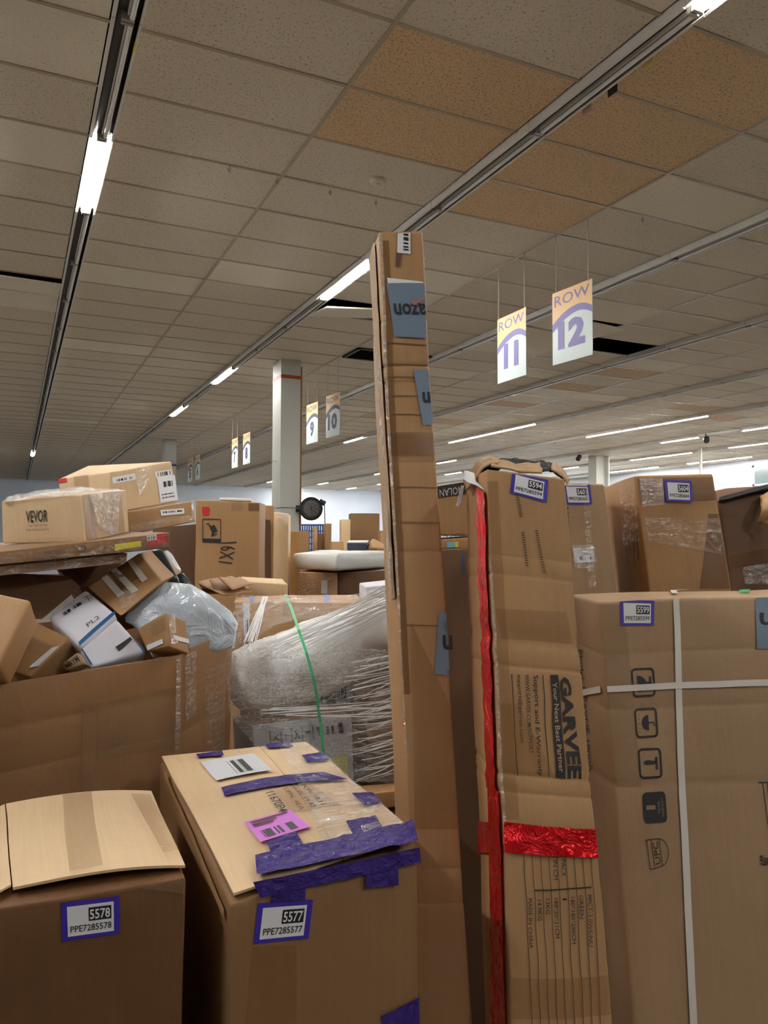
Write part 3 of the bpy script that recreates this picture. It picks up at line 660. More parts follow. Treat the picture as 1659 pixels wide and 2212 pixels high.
for i in range(9):
    x0 = 1130+i*(145/8); x1 = 1148+i*(148/8); E_.dec('printed_line', 'F', [(x0, 1846), (x0+1.6, 1846), (x1+2, 2215), (x1, 2215)], INKF, .0028, (1, 14))
E_.dec('printed_line', 'F', [(1154, 1921), (1277, 1914), (1277, 1917), (1154, 1924)], TX, .003, (8, 1))
for (x, y0, y1, s_) in ((1140, 1940, 2048, 'MADE IN CHINA'), (1160, 1943, 1988, '14.9KG'), (1178, 1941, 1974, '13KG'), (1197, 1940, 2026, '188*20*21CM'), (1215, 1940, 1944, '1'), (1232, 1937, 2038, '180*180*290CM'), (1250, 1933, 1984, 'GREEN'), (1268, 1932, 2044, 'PPCT-3.0WE/NU'), (1194, 1846, 1900, 'S IN CM'), (1212, 1856, 1894, 'PACK')):
    k = (y1-y0)*.03; E_.text('F', dn((x, y0), (x+9, y0), (x+9+k, y1), (x+k, y1)), s_, TX, .003)
for (x0, y0, x1, y1, n) in ((1113, 1068, 1123, 1120, 9), (1126, 1150, 1136, 1226, 14), (1155, 1146, 1174, 1240, 18)):
    E_.shape('perforation_marks', 'F', [(x0, y0), (x0+6, y0), (x1+6, y1), (x1, y1)], [[(0, i/n), (1, i/n), (1, (i+.5)/n), (0, (i+.5)/n)] for i in range(n)], INKF, .003)
# torn flaps and black liner at its top
def crumple(name, pts, mat, t, th=.003, amp=.01, fr=14, n=10, label=None):
    """a bent, crumpled sheet through a 2-D list of world points, with thickness"""
    R, Cn = len(pts), len(pts[0]); vs = []; uvs = []; g = []
    for j in range(n*(R-1)+1):
        row = []
        for i in range(n*(Cn-1)+1):
            a, b = j/n, i/n; j0, i0 = min(int(a), R-2), min(int(b), Cn-2); fa, fb = a-j0, b-i0
            p = (pts[j0][i0]*(1-fb)+pts[j0][i0+1]*fb)*(1-fa)+(pts[j0+1][i0]*(1-fb)+pts[j0+1][i0+1]*fb)*fa
            row.append(p + noise.noise_vector(p*fr)*amp + noise.noise_vector(p*fr*3)*amp*.4)
        g.append(row)
    H, Wd = len(g), len(g[0]); fs = []
    for lay in (0, 1):
        for j in range(H):
            for i in range(Wd):
                e1 = g[min(j+1, H-1)][i]-g[max(j-1, 0)][i]; e2 = g[j][min(i+1, Wd-1)]-g[j][max(i-1, 0)]; nn = e1.cross(e2).normalized()
                vs.append(g[j][i]+nn*th*lay); uvs.append((i*.03, j*.03))
    N = H*Wd
    for j in range(H-1):
        for i in range(Wd-1):
            k = j*Wd+i; fs.append((k, k+1, k+Wd+1, k+Wd)); fs.append((N+k, N+k+Wd, N+k+Wd+1, N+k+1))
    rim = [i for i in range(Wd)]+[j*Wd+Wd-1 for j in range(1, H)]+[(H-1)*Wd+i for i in range(Wd-2, -1, -1)]+[j*Wd for j in range(H-2, 0, -1)]
    for a, b in zip(rim, rim[1:]+rim[:1]): fs.append((a, N+a, N+b, b))
    o = mesh(name, vs, fs, mat, t, None, uvs, True)
    if label: o['label'] = label
    return o
crumple('liner', [[P(1032, 1012, 2.05), P(1078, 988, 2.06), P(1130, 996, 2.06), P(1172, 988, 2.06), P(1222, 1022, 2.0)], [P(1040, 1020, 1.93), P(1080, 1004, 1.93), P(1130, 1016, 1.95), P(1180, 1012, 1.93), P(1224, 1042, 1.9)]], BPL, E_.t, .003, .02, 14, 12, 'crumpled black plastic liner')
crumple('flap', [[P(1058, 992, 1.98), P(1110, 1004, 1.98), P(1165, 998, 1.98)], [P(1060, 1010, 1.87), P(1112, 1016, 1.86), P(1170, 1020, 1.86)]], KC, E_.t, .004, .008, 12, 8, 'torn front flap edge')
crumple('flap', [[P(1006, 1040, 2.08), P(1030, 998, 2.08), P(1060, 990, 2.05), P(1078, 996, 2.04)], [P(1012, 1060, 1.98), P(1040, 1022, 1.93), P(1056, 1006, 1.9), P(1072, 1004, 1.9)]], KC, E_.t, .004, .012, 10, 7, 'torn crumpled corner flap')
crumple('flap', [[P(1195, 1000, 1.98), P(1216, 1012, 1.95), P(1228, 1034, 1.9)], [P(1190, 1014, 1.88), P(1214, 1030, 1.85), P(1224, 1052, 1.84)]], KC, E_.t, .004, .010, 12, 6)
crumple('torn_paper', [[P(1004, 1018, 2.0), P(1024, 1022, 1.98)], [P(1000, 1034, 1.98), P(1030, 1042, 1.92)], [P(1030, 1052, 1.9), P(1046, 1062, 1.87)]], WHT, E_.t, .001, .004, 14, 6, 'white torn paper strip')
crumple('torn_paper', [[P(996, 1050, 2.05), P(1002, 1050, 2.05)], [P(990, 1075, 2.03), P(1000, 1080, 2.03)], [P(984, 1096, 2.01), P(992, 1098, 2.01)]], WHT, E_.t, .001, .006, 14, 6)

# --- 5599
tl = P(1290, 1300, 2.2); tr = P(1880, 1282, 2.24); bl0, br0 = P(1367, 2212, 1.93), P(2010, 2212, 1.95)
bl, br = down(tl, bl0), down(tr, br0); btl = P(1233, 1284, 2.42)
H_ = carton('large carton at right with white straps, handling icons and sticker 5599', hexa(tl, tr, bl, btl, br), KG, r=.012, n=24, amp=.008, fr=2.4, bulge=(.006, .012, .0), hf=.001, creases=((2, .90, .002, .006), (2, .80, .003, .008), (2, .665, .004, .012)))
H_.dec('strap', 'F', [(1452, 1282), (1465, 1282), (1482, 1750), (1467, 1750)], STR, .005, (2, 24), label='white plastic strap running down')
H_.dec('strap', 'F', [(1467, 1750), (1482, 1750), (1506, 2240), (1490, 2240)], STR, .005, (2, 24), label='white plastic strap running down')
H_.dec('strap', 'F', [(1298, 1483), (1886, 1461), (1886, 1475), (1300, 1496)], STR, .007, (40, 2), label='white plastic strap running across')
H_.dec('strap', 'L', [(1244, 1494), (1300, 1482), (1302, 1496), (1246, 1506)], STR, .006, (6, 2))
H_.dec('strap', 'T', [(1448, 1273), (1461, 1273), (1465, 1286), (1452, 1286)], STR, .006, (2, 2))
ppe(H_, 'F', [(1338, 1296), (1413, 1298), (1412, 1352), (1340, 1352)], '5599')
H_.dec('tape_strip', 'F', [(1296, 1306), (1346, 1306), (1386, 1700), (1322, 1700)], TPC, .002, (4, 14)); H_.dec('green_dab', 'T', [(1594, 1274), (1618, 1274), (1618, 1282), (1600, 1282)], GRN, .003, (3, 3))
tp = H_.dec('grey_tape', 'F', [(1630, 1279), (1720, 1279), (1720, 1400), (1633, 1402)], TGY, .004, (6, 8), wr=.001)
H_.text('F', [(1668, 1351), (1639, 1351), (1639, 1324), (1668, 1324)], 'n', INK, .0055, parent=tp, bold=.02)
fr_, A16 = rng(0, 0, 1, 1, .07)
def icon(q, polys, solid=False, m=TX):
    o = H_.shape('handling_icon', 'F', q, ([A16] if solid else fr_), m, .003); return o, q
o, q = icon([(1362, 1444), (1412, 1442), (1416, 1504), (1367, 1507)], None)
H_.shape('glass_symbol', 'F', q, [[(.25, .25), (.45, .3), (.6, .42), (.62, .58), (.6, .7), (.42, .8), (.25, .82)], [(.6, .48), (.82, .48), (.82, .56), (.6, .56)], [(.78, .3), (.85, .3), (.85, .75), (.78, .75)]], TX, .003, parent=o)
o, q = icon([(1370, 1530), (1418, 1528), (1422, 1592), (1374, 1595)], None)
H_.shape('umbrella_symbol', 'F', q, [[(.6-.28*math.sin(math.radians(a)), .5-.26*math.cos(math.radians(a))) for a in range(0, 181, 15)], [(.6, .48), (.85, .48), (.85, .52), (.6, .52)], [(.82, .52), (.86, .52), (.86, .62), (.82, .62)]] + [[(.14, y), (.22, y+.03), (.22, y+.05), (.14, y+.02)] for y in (.2, .35, .5, .65, .78)], TX, .003, parent=o)
o, q = icon([(1377, 1617), (1427, 1615), (1431, 1680), (1382, 1683)], None)
H_.shape('upright_symbol', 'F', q, [[(.22, .46), (.36, .4), (.72, .44), (.72, .54), (.36, .56), (.22, .52)], [(.74, .3), (.82, .3), (.82, .72), (.74, .72)]], TX, .003, parent=o)
o, q = icon([(1387, 1712), (1436, 1709), (1441, 1776), (1391, 1779)], None, True)
KT = plain('print_card', (150, 126, 98), .6)
H_.text('F', [bil(q, .12, .56), bil(q, .12, .42), bil(q, .52, .42), bil(q, .52, .56)], '1', KT, .0042, parent=o, bold=.04)
H_.text('F', [bil(q, .62, .72), bil(q, .62, .3), bil(q, .72, .3), bil(q, .72, .72)], 'YEAR', KT, .0042, parent=o); H_.text('F', [bil(q, .78, .82), bil(q, .78, .2), bil(q, .88, .2), bil(q, .88, .82)], 'WARRANTY', KT, .0042, parent=o)
q = [(1396, 1814), (1440, 1806), (1448, 1868), (1404, 1878)]
def ln(a, b, w=.03):
    dx, dy = b[0]-a[0], b[1]-a[1]; L = math.hypot(dx, dy); nx, ny = -dy/L*w/2, dx/L*w/2
    return [(a[0]+nx, a[1]+ny), (b[0]+nx, b[1]+ny), (b[0]-nx, b[1]-ny), (a[0]-nx, a[1]-ny)]
arc = [(.5+.48*math.sin(math.radians(a)), .5-.48*math.cos(math.radians(a))) for a in range(0, 181, 15)]
o = H_.shape('certification_mark', 'F', q, [ln((0, 0), (0, 1)), ln((0, 0), (.5, .02)), ln((0, 1), (.5, .98)), ln((.22, .05), (.22, .95)), ln((.6, .05), (.6, .95))]+[ln(a, b) for a, b in zip(arc[:-1], arc[1:])], TX, .003)
H_.text('F', [bil(q, .28, .88), bil(q, .28, .12), bil(q, .54, .12), bil(q, .54, .88)], 'UPC', TX, .003, parent=o)
H_.text('F', [(1640, 1870), (1640, 1848), (1660, 1846), (1660, 1868)], '60"', TX, .003, bold=.02)
H_.shape('printed_line', 'F', [(1638, 1690), (1662, 1690), (1662, 1790), (1650, 1790)], [ln((0, 0), (1, 0), .03), ln((.35, .02), (.75, 1), .08), ln((.75, .02), (1, .7), .06)], TX, .003)
H_.text('L', [(1259, 1404), (1282, 1668), (1273, 1668), (1250, 1404)], 'Model: F-PAVNE-1800A', TX, .003)

# --- row behind: 5601, 5604, right dark one
def std(label, tlp, trp, D, zb, depth, mat, blp=None, brp=None, D2=None, **k):
    tl, tr = P(*tlp, D), P(*trp, D2 or D)
    bl = down(tl, P(*blp, D*.98), zb) if blp else drop(tl, zb); br = down(tr, P(*brp, (D2 or D)*.98), zb) if brp else drop(tr, zb)
    return carton(label, hexa(tl, tr, bl, tl+V(depth), br), mat, **k)
b = P(1292, 1058, 3.3)-P(1371, 1028, 2.85)
C4 = std('upright carton 5604 standing behind carton 5599', (1371, 1028), (1541, 1021), 2.85, .0, b, KR, (1402, 1275), (1578, 1272), n=16, amp=.006, r=.008, bulge=(.005, .008, 0))
ppe(C4, 'F', [(1432, 1037), (1492, 1040), (1494, 1086), (1437, 1084)], '5604', .011)
C4.dec('tape_strip', 'F', [(1376, 1034), (1548, 1030), (1552, 1080), (1384, 1090)], TPK, .0016, (14, 6), wr=.003)
C4.dec('stretch_film', 'F', [(1380, 1034), (1430, 1034), (1434, 1090), (1386, 1096)], FILM, .004, (14, 14), wr=.006)
C4.dec('stretch_film', 'F', [(1392, 1120), (1552, 1120), (1566, 1200), (1400, 1170)], FILM2, .004, (22, 10), wr=.005)
C4.dec('tape_strip', 'F', [(1530, 1110), (1558, 1110), (1576, 1272), (1510, 1272)], TPK, .0016, (4, 6)); 
C4.shape('faded_print', 'L', [(1346, 1140), (1384, 1140), (1392, 1230), (1356, 1235)], [[(x, .05), (x+.03, .05), (x+.03, .05+l_), (x, .05+l_)] for x, l_ in ((.1, .8), (.3, .6), (.5, .9), (.6, .5), (.75, .7))], INKF, .003)
C4.dec('stretch_film', 'L', [(1340, 1040), (1376, 1034), (1386, 1170), (1350, 1180)], FILM2, .004, (10, 16), wr=.005)
C1 = std('carton 5601 standing just right of the torn upright carton', (1150, 1036), (1304, 1044), 2.78, .0, (.24, .36, 0), KG, (1176, 1280), (1334, 1273), n=16, amp=.006, r=.008, bulge=(.003, .006, 0))
ppe(C1, 'F', [(1216, 1046), (1274, 1047), (1279, 1090), (1222, 1090)], '5601')
C1.dec('tape_strip', 'F', [(1216, 1038), (1266, 1040), (1268, 1050), (1218, 1050)], TPW, .003, (6, 3), wr=.003)
C1.dec('tape_strip', 'F', [(1256, 1050), (1270, 1050), (1288, 1270), (1272, 1270)], FILM2, .003, (4, 20), wr=.004)
ship(C1, 'F', [(1238, 1184), (1282, 1182), (1285, 1214), (1241, 1216)], PAP, (.2, .62, .85, .8), 0, 16, 8); C1.dec('stretch_film', 'F', [(1234, 1178), (1286, 1176), (1289, 1226), (1240, 1228)], FILM, .006, (12, 12), wr=.004)
C1.text('F', [(1213, 1148), (1213, 1096), (1228, 1096), (1228, 1148)], '157/M', TX, .003)
C5 = std('dark brown carton at the right edge behind carton 5599', (1553, 1084), (1740, 1044), 3.15, .0, (.02, .4, 0), KV, (1582, 1272), None, n=14, amp=.008, r=.008)
C5.dec('tape_strip', 'F', [(1570, 1200), (1680, 1180), (1680, 1212), (1574, 1228)], TPK, .003, (10, 4)); C5.dec('stretch_film', 'F', [(1600, 1226), (1700, 1206), (1700, 1262), (1606, 1262)], FILM, .004, (14, 12), wr=.006)
crumple('torn_flap', [[P(1636, 1078, 3.12), P(1670, 1062, 3.1)], [P(1644, 1106, 3.06), P(1676, 1100, 3.04)], [P(1634, 1128, 3.08), P(1668, 1140, 3.06)]], KC, C5.t, .004, .015, 12, 6)
crumple('black_lid_edge', [[P(1556, 1078, 3.2), P(1700, 1040, 3.2)], [P(1553, 1084, 3.12), P(1700, 1050, 3.12)]], BPL, C5.t, .008, .004, 8, 8)
# --- behind the tall carton
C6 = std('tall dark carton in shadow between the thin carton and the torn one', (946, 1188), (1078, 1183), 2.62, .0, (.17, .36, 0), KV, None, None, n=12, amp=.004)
C6.dec('blue_edge', 'F', [(998, 1198), (1002, 1198), (1003, 1240), (999, 1240)], BLUE, .003, (1, 3))
z6 = P(946, 1188, 2.62).z
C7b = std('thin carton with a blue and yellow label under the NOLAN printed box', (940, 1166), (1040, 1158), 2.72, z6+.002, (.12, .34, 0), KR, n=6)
C7b.dec('blue_label', 'F', [(965, 1172), (984, 1170), (984, 1182), (966, 1183)], plain('label_cyan', (130, 200, 215), .5), .003, (2, 2)); C7b.dec('yellow_label', 'F', [(984, 1170), (990, 1170), (990, 1182), (984, 1182)], YEL, .003, (2, 2))
zb = max(P(940, 1166, 2.72).z, P(1040, 1158, 2.72).z)
C7 = std('box printed NOLAN upside down, between the thin and the torn carton', (930, 1052), (1060, 1032), 2.74, zb+.002, (.12, .34, 0), KR, n=8)
bd = C7.dec('dark_band', 'F', [(931, 1053), (1056, 1033), (1058, 1060), (934, 1077)], plain('band_dark', (52, 44, 40), .5), .003, (4, 2))
C7.text('F', [(999, 1052), (950, 1060), (950, 1074), (999, 1066)][0:1]*0+[(1000, 1066), (950, 1074), (949, 1058), (999, 1050)], 'NOLAN', PAP, .0045, parent=bd)
C7.text('F', [(1001, 1158), (957, 1165), (957, 1157), (1001, 1150)], 'FORM.SP.RO', INKF, .003)

# =========================================================== THE BIN AND ITS HEAP (left)
g = [P(-330, 1520, 1.75), P(0, 1477, 2.12), P(392, 1414, 2.45), P(507, 1360, 2.78)]
g += [g[3]+V((-.15, .75, 0)), g[0]+V((-.3, 1.35, 0))]
ctr = sum((q for q in g), V())/len(g); bt = thing('gaylord_bin', 'large open corrugated bin heaped with parcels at the left', 'bin', drop(ctr))
bot = [drop(q+(drop(ctr)-drop(q))*.03) for q in g]; bot[3] = drop(P(478, 1745, 2.6))
PAN = []
for i in range(6):
    a, b = g[i], g[(i+1) % 6]; a0, b0 = bot[i], bot[(i+1) % 6]; inn = ((drop(ctr)-drop((a+b)/2)).normalized())*.012
    h = HB({(0, 0, 1): a, (1, 0, 1): b, (0, 0, 0): a0, (1, 0, 0): b0, (0, 1, 1): a+inn, (1, 1, 1): b+inn, (0, 1, 0): a0+inn, (1, 1, 0): b0+inn}, bt, 'wall_panel', KB, r=.002, n=14, amp=.008, fr=2.5, seed=3, creases=((2, .90, .002, .01), (2, .80, .0015, .008)) if i in (1, 2) else ())
    h.t = bt; PAN.append(h)
PAN[1].dec('tape_strip', 'F', [(178, 1510), (205, 1505), (205, 1740), (178, 1740)], TPC, .003, (4, 20), wr=.004); PAN[1].dec('tape_strip', 'F', [(380, 1420), (394, 1418), (394, 1700), (372, 1700)], FILM, .003, (4, 20), wr=.006)
PAN[2].dec('stretch_film', 'F', [(396, 1414), (420, 1404), (420, 1540), (398, 1560)], FILM, .003, (8, 16), wr=.006); PAN[1].dec('tape_strip', 'F', [(210, 1520), (390, 1480), (392, 1610), (212, 1640)], TPC, .002, (10, 10), wr=.002)
PAN[2].dec('stretch_film', 'F', [(440, 1450), (485, 1430), (480, 1620), (440, 1640)], FILM2, .003, (8, 16), wr=.006)
def heap(label, q, D, th, mat, name='parcel', cat='parcel', back=None, **k):
    """parcel whose seen face is the pixel quad q (TL,TR,BR,BL), D a depth or four depths, th thickness away from the eye"""
    Ds = D if isinstance(D, (list, tuple)) else [D]*4; p = [P(*a, d) for a, d in zip(q, Ds)]
    n = (p[1]-p[0]).cross(p[3]-p[0]).normalized()
    if n.dot(p[0]-EYE) < 0: n = -n
    bv = V(back) if back else n*th
    c = {(0, 0, 1): p[0], (1, 0, 1): p[1], (1, 0, 0): p[2], (0, 0, 0): p[3]}
    for (i, j, k_), v in list(c.items()): c[(i, 1, k_)] = v+bv
    return carton(label, c, mat, name, cat, **k)
# hidden load that carries the heap
lc = drop(ctr); lo = V((lc.x-.35, lc.y-.3, .02))
carton('brown carton at the bottom of the large open bin', hexa(V((lc.x-.45, lc.y-.25, .95)), V((lc.x+.12, lc.y-.1, .95)), V((lc.x-.45, lc.y-.25, .0)), V((lc.x-.5, lc.y+.35, .95))), KD, n=4)
H1 = heap('big tan carton tipped over the left end of the bin', [(-90, 1262), (68, 1297), (-4, 1436), (-150, 1420)], [2.2, 2.16, 1.98, 2.02], .2, KR, 'cardboard_box', 'box', back=P(88, 1334, 2.3)-P(68, 1297, 2.16)+V((0, .03, -.02)), r=.012, amp=.006)
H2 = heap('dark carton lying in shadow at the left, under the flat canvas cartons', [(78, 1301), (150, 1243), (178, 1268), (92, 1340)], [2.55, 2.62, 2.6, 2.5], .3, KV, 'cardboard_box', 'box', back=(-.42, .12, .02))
H3 = heap('brown carton with a shiny address label, low at the left in the bin', [(78, 1343), (152, 1376), (62, 1462), (22, 1450)], [2.42, 2.4, 2.22, 2.24], .12, KD, 'cardboard_box', 'box', back=P(183, 1437, 2.44)-P(152, 1376, 2.4)+V((0, .12, 0)), r=.008)
H3.dec('clear_pouch', 'F', [(112, 1402), (148, 1396), (100, 1440), (62, 1446)], SLV, .003, (10, 6), wr=.004, label='shiny document pouch')
H3b = heap('crumpled cardboard piece with marker writing at the bin rim', [(134, 1432), (168, 1408), (186, 1434), (140, 1448)], [2.36, 2.36, 2.35, 2.34], .03, KG, 'cardboard_piece', 'cardboard')
H3b.text('F', [(140, 1436), (166, 1416), (174, 1428), (146, 1444)], 'MAYM', INK, .003, bold=.02)
H4 = heap('glossy white and blue printed pack lying on the parcel heap', [(104, 1331), (186, 1272), (252, 1326), (172, 1398)], [2.52, 2.62, 2.5, 2.4], .1, WPK, 'printed_pack', 'pack', back=(.05, .1, -.14), r=.012, bulge=(0, .008, 0))
H4.dec('blue_edge', 'F', [(170, 1388), (250, 1318), (253, 1330), (174, 1402)], BLUE, .003, (6, 2))
H4.shape('barcode', 'F', [(136, 1326), (176, 1300), (180, 1305), (140, 1331)], bars(None, 22, 9), BLK, .003); H4.text('F', [(186, 1349), (212, 1330), (217, 1336), (191, 1356)], 'PL2', INK, .003)
H4.shape('small_print', 'F', [(176, 1288), (200, 1284), (206, 1300), (184, 1302)], [ln((0, .3), (1, .1), .06), ln((.4, .2), (.5, 1), .06), ln((.1, .6), (.9, .5), .05)], INK, .003)
H4b = heap('white and grey printed pack with a black name strip, at the bin rim', [(174, 1402), (252, 1336), (318, 1410), (198, 1442)], [2.38, 2.46, 2.46, 2.36], .06, WPK, 'printed_pack', 'pack', back=(.0, .06, -.05), r=.01)
H4b.dec('black_strip', 'F', [(249, 1398), (281, 1376), (286, 1382), (257, 1408)], BLK, .003, (3, 2)); H4b.dec('blue_edge', 'F', [(262, 1340), (272, 1345), (316, 1400), (311, 1410)], BLUE, .003, (3, 8)); H4b.dec('blue_edge', 'F', [(171, 1402), (178, 1402), (200, 1436), (192, 1438)], BLUE, .003, (2, 5))
H5 = heap('brown carton with three white tape strips, tilted on the heap', [(188, 1268), (300, 1195), (350, 1256), (260, 1332)], [2.66, 2.72, 2.62, 2.52], .14, KR, 'cardboard_box', 'box', back=(.1, .2, .02), r=.008)
for q in ([(220, 1250), (232, 1243), (270, 1284), (256, 1292)], [(240, 1234), (252, 1228), (300, 1276), (286, 1284)], [(276, 1214), (286, 1210), (320, 1252), (308, 1260)]): H5.dec('tape_strip', 'F', q, TPW, .003, (3, 8), wr=.003)
H5.dec('tape_strip', 'F', [(236, 1238), (276, 1214), (300, 1250), (262, 1276)], TPK, .002, (6, 6), wr=.003); H5.dec('stretch_film', 'F', [(256, 1284), (300, 1270), (296, 1310), (262, 1318)], FILM, .004, (10, 8), wr=.005)
H6 = heap('dark teal soft pack between the taped carton and the grey bag', [(299, 1192), (348, 1180), (386, 1252), (350, 1258)], [2.84, 2.86, 2.76, 2.74], .1, TEAL, 'soft_pack', 'pack', r=.02, amp=.01)
H6b = heap('second dark teal soft pack, right of the silver pad', [(380, 1236), (396, 1232), (430, 1272), (384, 1266)], [2.86, 2.88, 2.86, 2.82], .1, TEAL, 'soft_pack', 'pack', r=.02)
H7 = heap('silver bubble padded envelope beside the dark teal pack', [(347, 1190), (360, 1184), (385, 1228), (370, 1236)], [2.98, 2.98, 2.94, 2.94], .05, SLV, 'padded_envelope', 'envelope', r=.02, amp=.006)
def blob(label, rows, mat, t_name, cat, thick, amp=.012, fr=9, n=8):
    t = thing(t_name, label, cat, rows[-1][len(rows[0])//2]); R, Cn = len(rows), len(rows[0]); H, Wd = n*(R-1)+1, n*(Cn-1)+1; vs, uvs, fs = [], [], []
    for lay in (0, 1):
        for j in range(H):
            for i in range(Wd):
                a, b = j/n, i/n; j0, i0 = min(int(a), R-2), min(int(b), Cn-2); fa, fb = a-j0, b-i0
                p = (rows[j0][i0]*(1-fb)+rows[j0][i0+1]*fb)*(1-fa)+(rows[j0+1][i0]*(1-fb)+rows[j0+1][i0+1]*fb)*fa
                x, y = i/(Wd-1), j/(H-1); e = (max(0, math.sin(math.pi*x)*math.sin(math.pi*y)))**.38
                away = (p-EYE).normalized(); away.z *= .3
                if not lay:
                    wv = noise.noise(V((p.x*6, p.y*6, p.z*6)));  p = p-away*thick*.35*e + noise.noise_vector(p*fr)*amp*e + noise.noise_vector(V((p.x*30, p.y*30, p.z*9)))*amp*.45*e
                else: p = p+away*thick*.65*e
                vs.append(p); uvs.append((i*.03, j*.03))
    N = H*Wd
    for j in range(H-1):
        for i in range(Wd-1):
            k = j*Wd+i; fs.append((k, k+Wd, k+Wd+1, k+1)); fs.append((N+k, N+k+1, N+k+Wd+1, N+k+Wd))
    rim = [i for i in range(Wd)]+[j*Wd+Wd-1 for j in range(1, H)]+[(H-1)*Wd+i for i in range(Wd-2, -1, -1)]+[j*Wd for j in range(H-2, 0, -1)]
    for a, b in zip(rim, rim[1:]+rim[:1]): fs.append((a, b, N+b, N+a))
    mesh('body', vs, fs, mat, t, None, uvs, True); t.location = t.location; return t
H8 = blob('large light grey poly bag bulging over the right end of the bin', [[P(298, 1284, 2.7), P(355, 1256, 2.72), P(412, 1262, 2.74), P(452, 1284, 2.78), P(500, 1322, 2.8)], [P(270, 1334, 2.6), P(340, 1300, 2.62), P(412, 1310, 2.64), P(464, 1330, 2.7), P(514, 1346, 2.78)], [P(272, 1344, 2.58), P(330, 1362, 2.58), P(410, 1400, 2.6), P(462, 1400, 2.68), P(508, 1384, 2.8)], [P(290, 1350, 2.58), P(330, 1420, 2.58), P(412, 1420, 2.6), P(462, 1410, 2.68), P(506, 1400, 2.8)]], BAG, 'poly_bag', 'bag', .14, .014, 7)
H9 = heap('small carton with two white label strips on the bin rim', [(296, 1357), (359, 1322), (366, 1396), (318, 1407)], [2.5, 2.42, 2.38, 2.44], .1, KR, 'cardboard_box', 'box', back=P(402, 1342, 2.52)-P(359, 1322, 2.42), r=.006)
H9.dec('label_strip', 'F', [(318, 1394), (352, 1380), (354, 1390), (320, 1405)], WHT, .003, (4, 2)); H9.dec('label_strip', 'R', [(372, 1372), (408, 1382), (410, 1392), (374, 1382)], WHT, .003, (4, 2))
H9.dec('tape_strip', 'F', [(326, 1350), (357, 1332), (360, 1360), (330, 1376)], TPC, .002, (4, 4)); H9.dec('stretch_film', 'R', [(360, 1324), (374, 1330), (380, 1390), (366, 1392)], FILM, .003, (5, 14), wr=.005)
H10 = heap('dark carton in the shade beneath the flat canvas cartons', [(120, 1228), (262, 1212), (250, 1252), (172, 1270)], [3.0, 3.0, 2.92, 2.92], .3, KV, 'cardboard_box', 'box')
# flat canvas cartons
tl, tr = P(-70, 1198, 2.36), P(367, 1151, 2.62)
f1 = carton('long flat carton printed with canvas size, under the yellow sticker', hexa(tl, tr, P(-70, 1226, 2.36), tl+V((-.12, .56, .01)), P(366, 1184, 2.62)), KD, r=.004, n=14, amp=.003)
f1.text('F', [(142, 1199), (78, 1206), (80, 1216), (144, 1209)][2:]*0+[(146, 1208), (76, 1214), (76, 1205), (146, 1199)], 'CUI3 CANVAS#1', INKF, .003, bold=.01); f1.text('F', [(132, 1196), (94, 1200), (94, 1192), (132, 1188)], '36X24X2', INKF, .003)
f1.shape('round_mark', 'F', [(166, 1178), (186, 1176), (186, 1192), (166, 1194)], [ln((.5+.45*math.cos(a), .5+.45*math.sin(a)), (.5+.45*math.cos(a+.5), .5+.45*math.sin(a+.5)), .12) for a in [k*.5 for k in range(13)]]+[[(.35, .3), (.65, .3), (.65, .7), (.35, .7)]], INKF, .003)
f1.dec('yellow_sticker', 'F', [(247, 1176), (304, 1168), (305, 1180), (249, 1189)], YEL, .003, (4, 2)); rs = f1.dec('red_sticker', 'F', [(316, 1158), (358, 1150), (361, 1174), (320, 1181)], REDP, .003, (4, 3))
f1.dec('white_tag', 'F', [(316, 1158), (338, 1154), (338, 1166), (318, 1169)], WHT, .0038, (2, 2), parent=rs); f1.text('F', [(336, 1165), (319, 1168), (318, 1160), (335, 1156)], '416', BLK, .0045, parent=rs)
f1.dec('stretch_film', 'F', [(0, 1196), (360, 1154), (366, 1182), (0, 1218)], FILM2, .005, (40, 6), wr=.006); f1.dec('stretch_film', 'T', [(0, 1178), (180, 1172), (170, 1176), (0, 1190)], FILM2, .004, (20, 4), wr=.004)
tl, tr = P(-70, 1229, 2.40), P(276, 1194, 2.62)
f2 = carton('second flat carton wrapped in film, below the canvas carton', hexa(tl, tr, P(-70, 1250, 2.40), tl+V((-.12, .56, .0)), P(273, 1216, 2.62)), KD, r=.004, n=12, amp=.004)
f2.dec('stretch_film', 'F', [(-20, 1226), (276, 1196), (273, 1214), (-20, 1246)], FILM, .004, (40, 5), wr=.007)
# VEVOR box
c = hexa(P(3, 1084, 2.7), P(173, 1068, 2.6), P(6, 1174, 2.68), P(108, 1062, 3.06), P(184, 1172, 2.58), P(274, 1058, 2.98), None, P(280, 1161, 2.95)); c[(0, 1, 0)] = c[(0, 1, 1)]+c[(0, 0, 0)]-c[(0, 0, 1)]
VV = carton('pale carton printed VEVOR lying on the flat canvas carton', c, KL, r=.006, n=12, amp=.003, bulge=(0, .004, .006))
VV.text('F', [(57, 1104), (104, 1101), (104, 1127), (58, 1129)], 'VEVOR', TX, .003, bold=.012); VV.text('F', [(61, 1134), (104, 1132), (104, 1137), (61, 1139)], 'Tough Tools, Half Price', INKF, .003); VV.text('F', [(58, 1143), (107, 1141), (107, 1145), (58, 1147)], 'Email: CustomerService', INKF, .003)
VV.dec('tape_strip', 'R', [(176, 1066), (198, 1064), (210, 1168), (186, 1170)], TPK, .002, (4, 8)); VV.dec('stretch_film', 'R', [(186, 1062), (256, 1060), (250, 1160), (210, 1140)], FILM, .004, (16, 20), wr=.006); VV.dec('side_shade_tape', 'R', [(190, 1068), (262, 1060), (270, 1158), (200, 1168)], TPC, .002, (6, 6))  # the last, tinted sheet paints shade over the right face
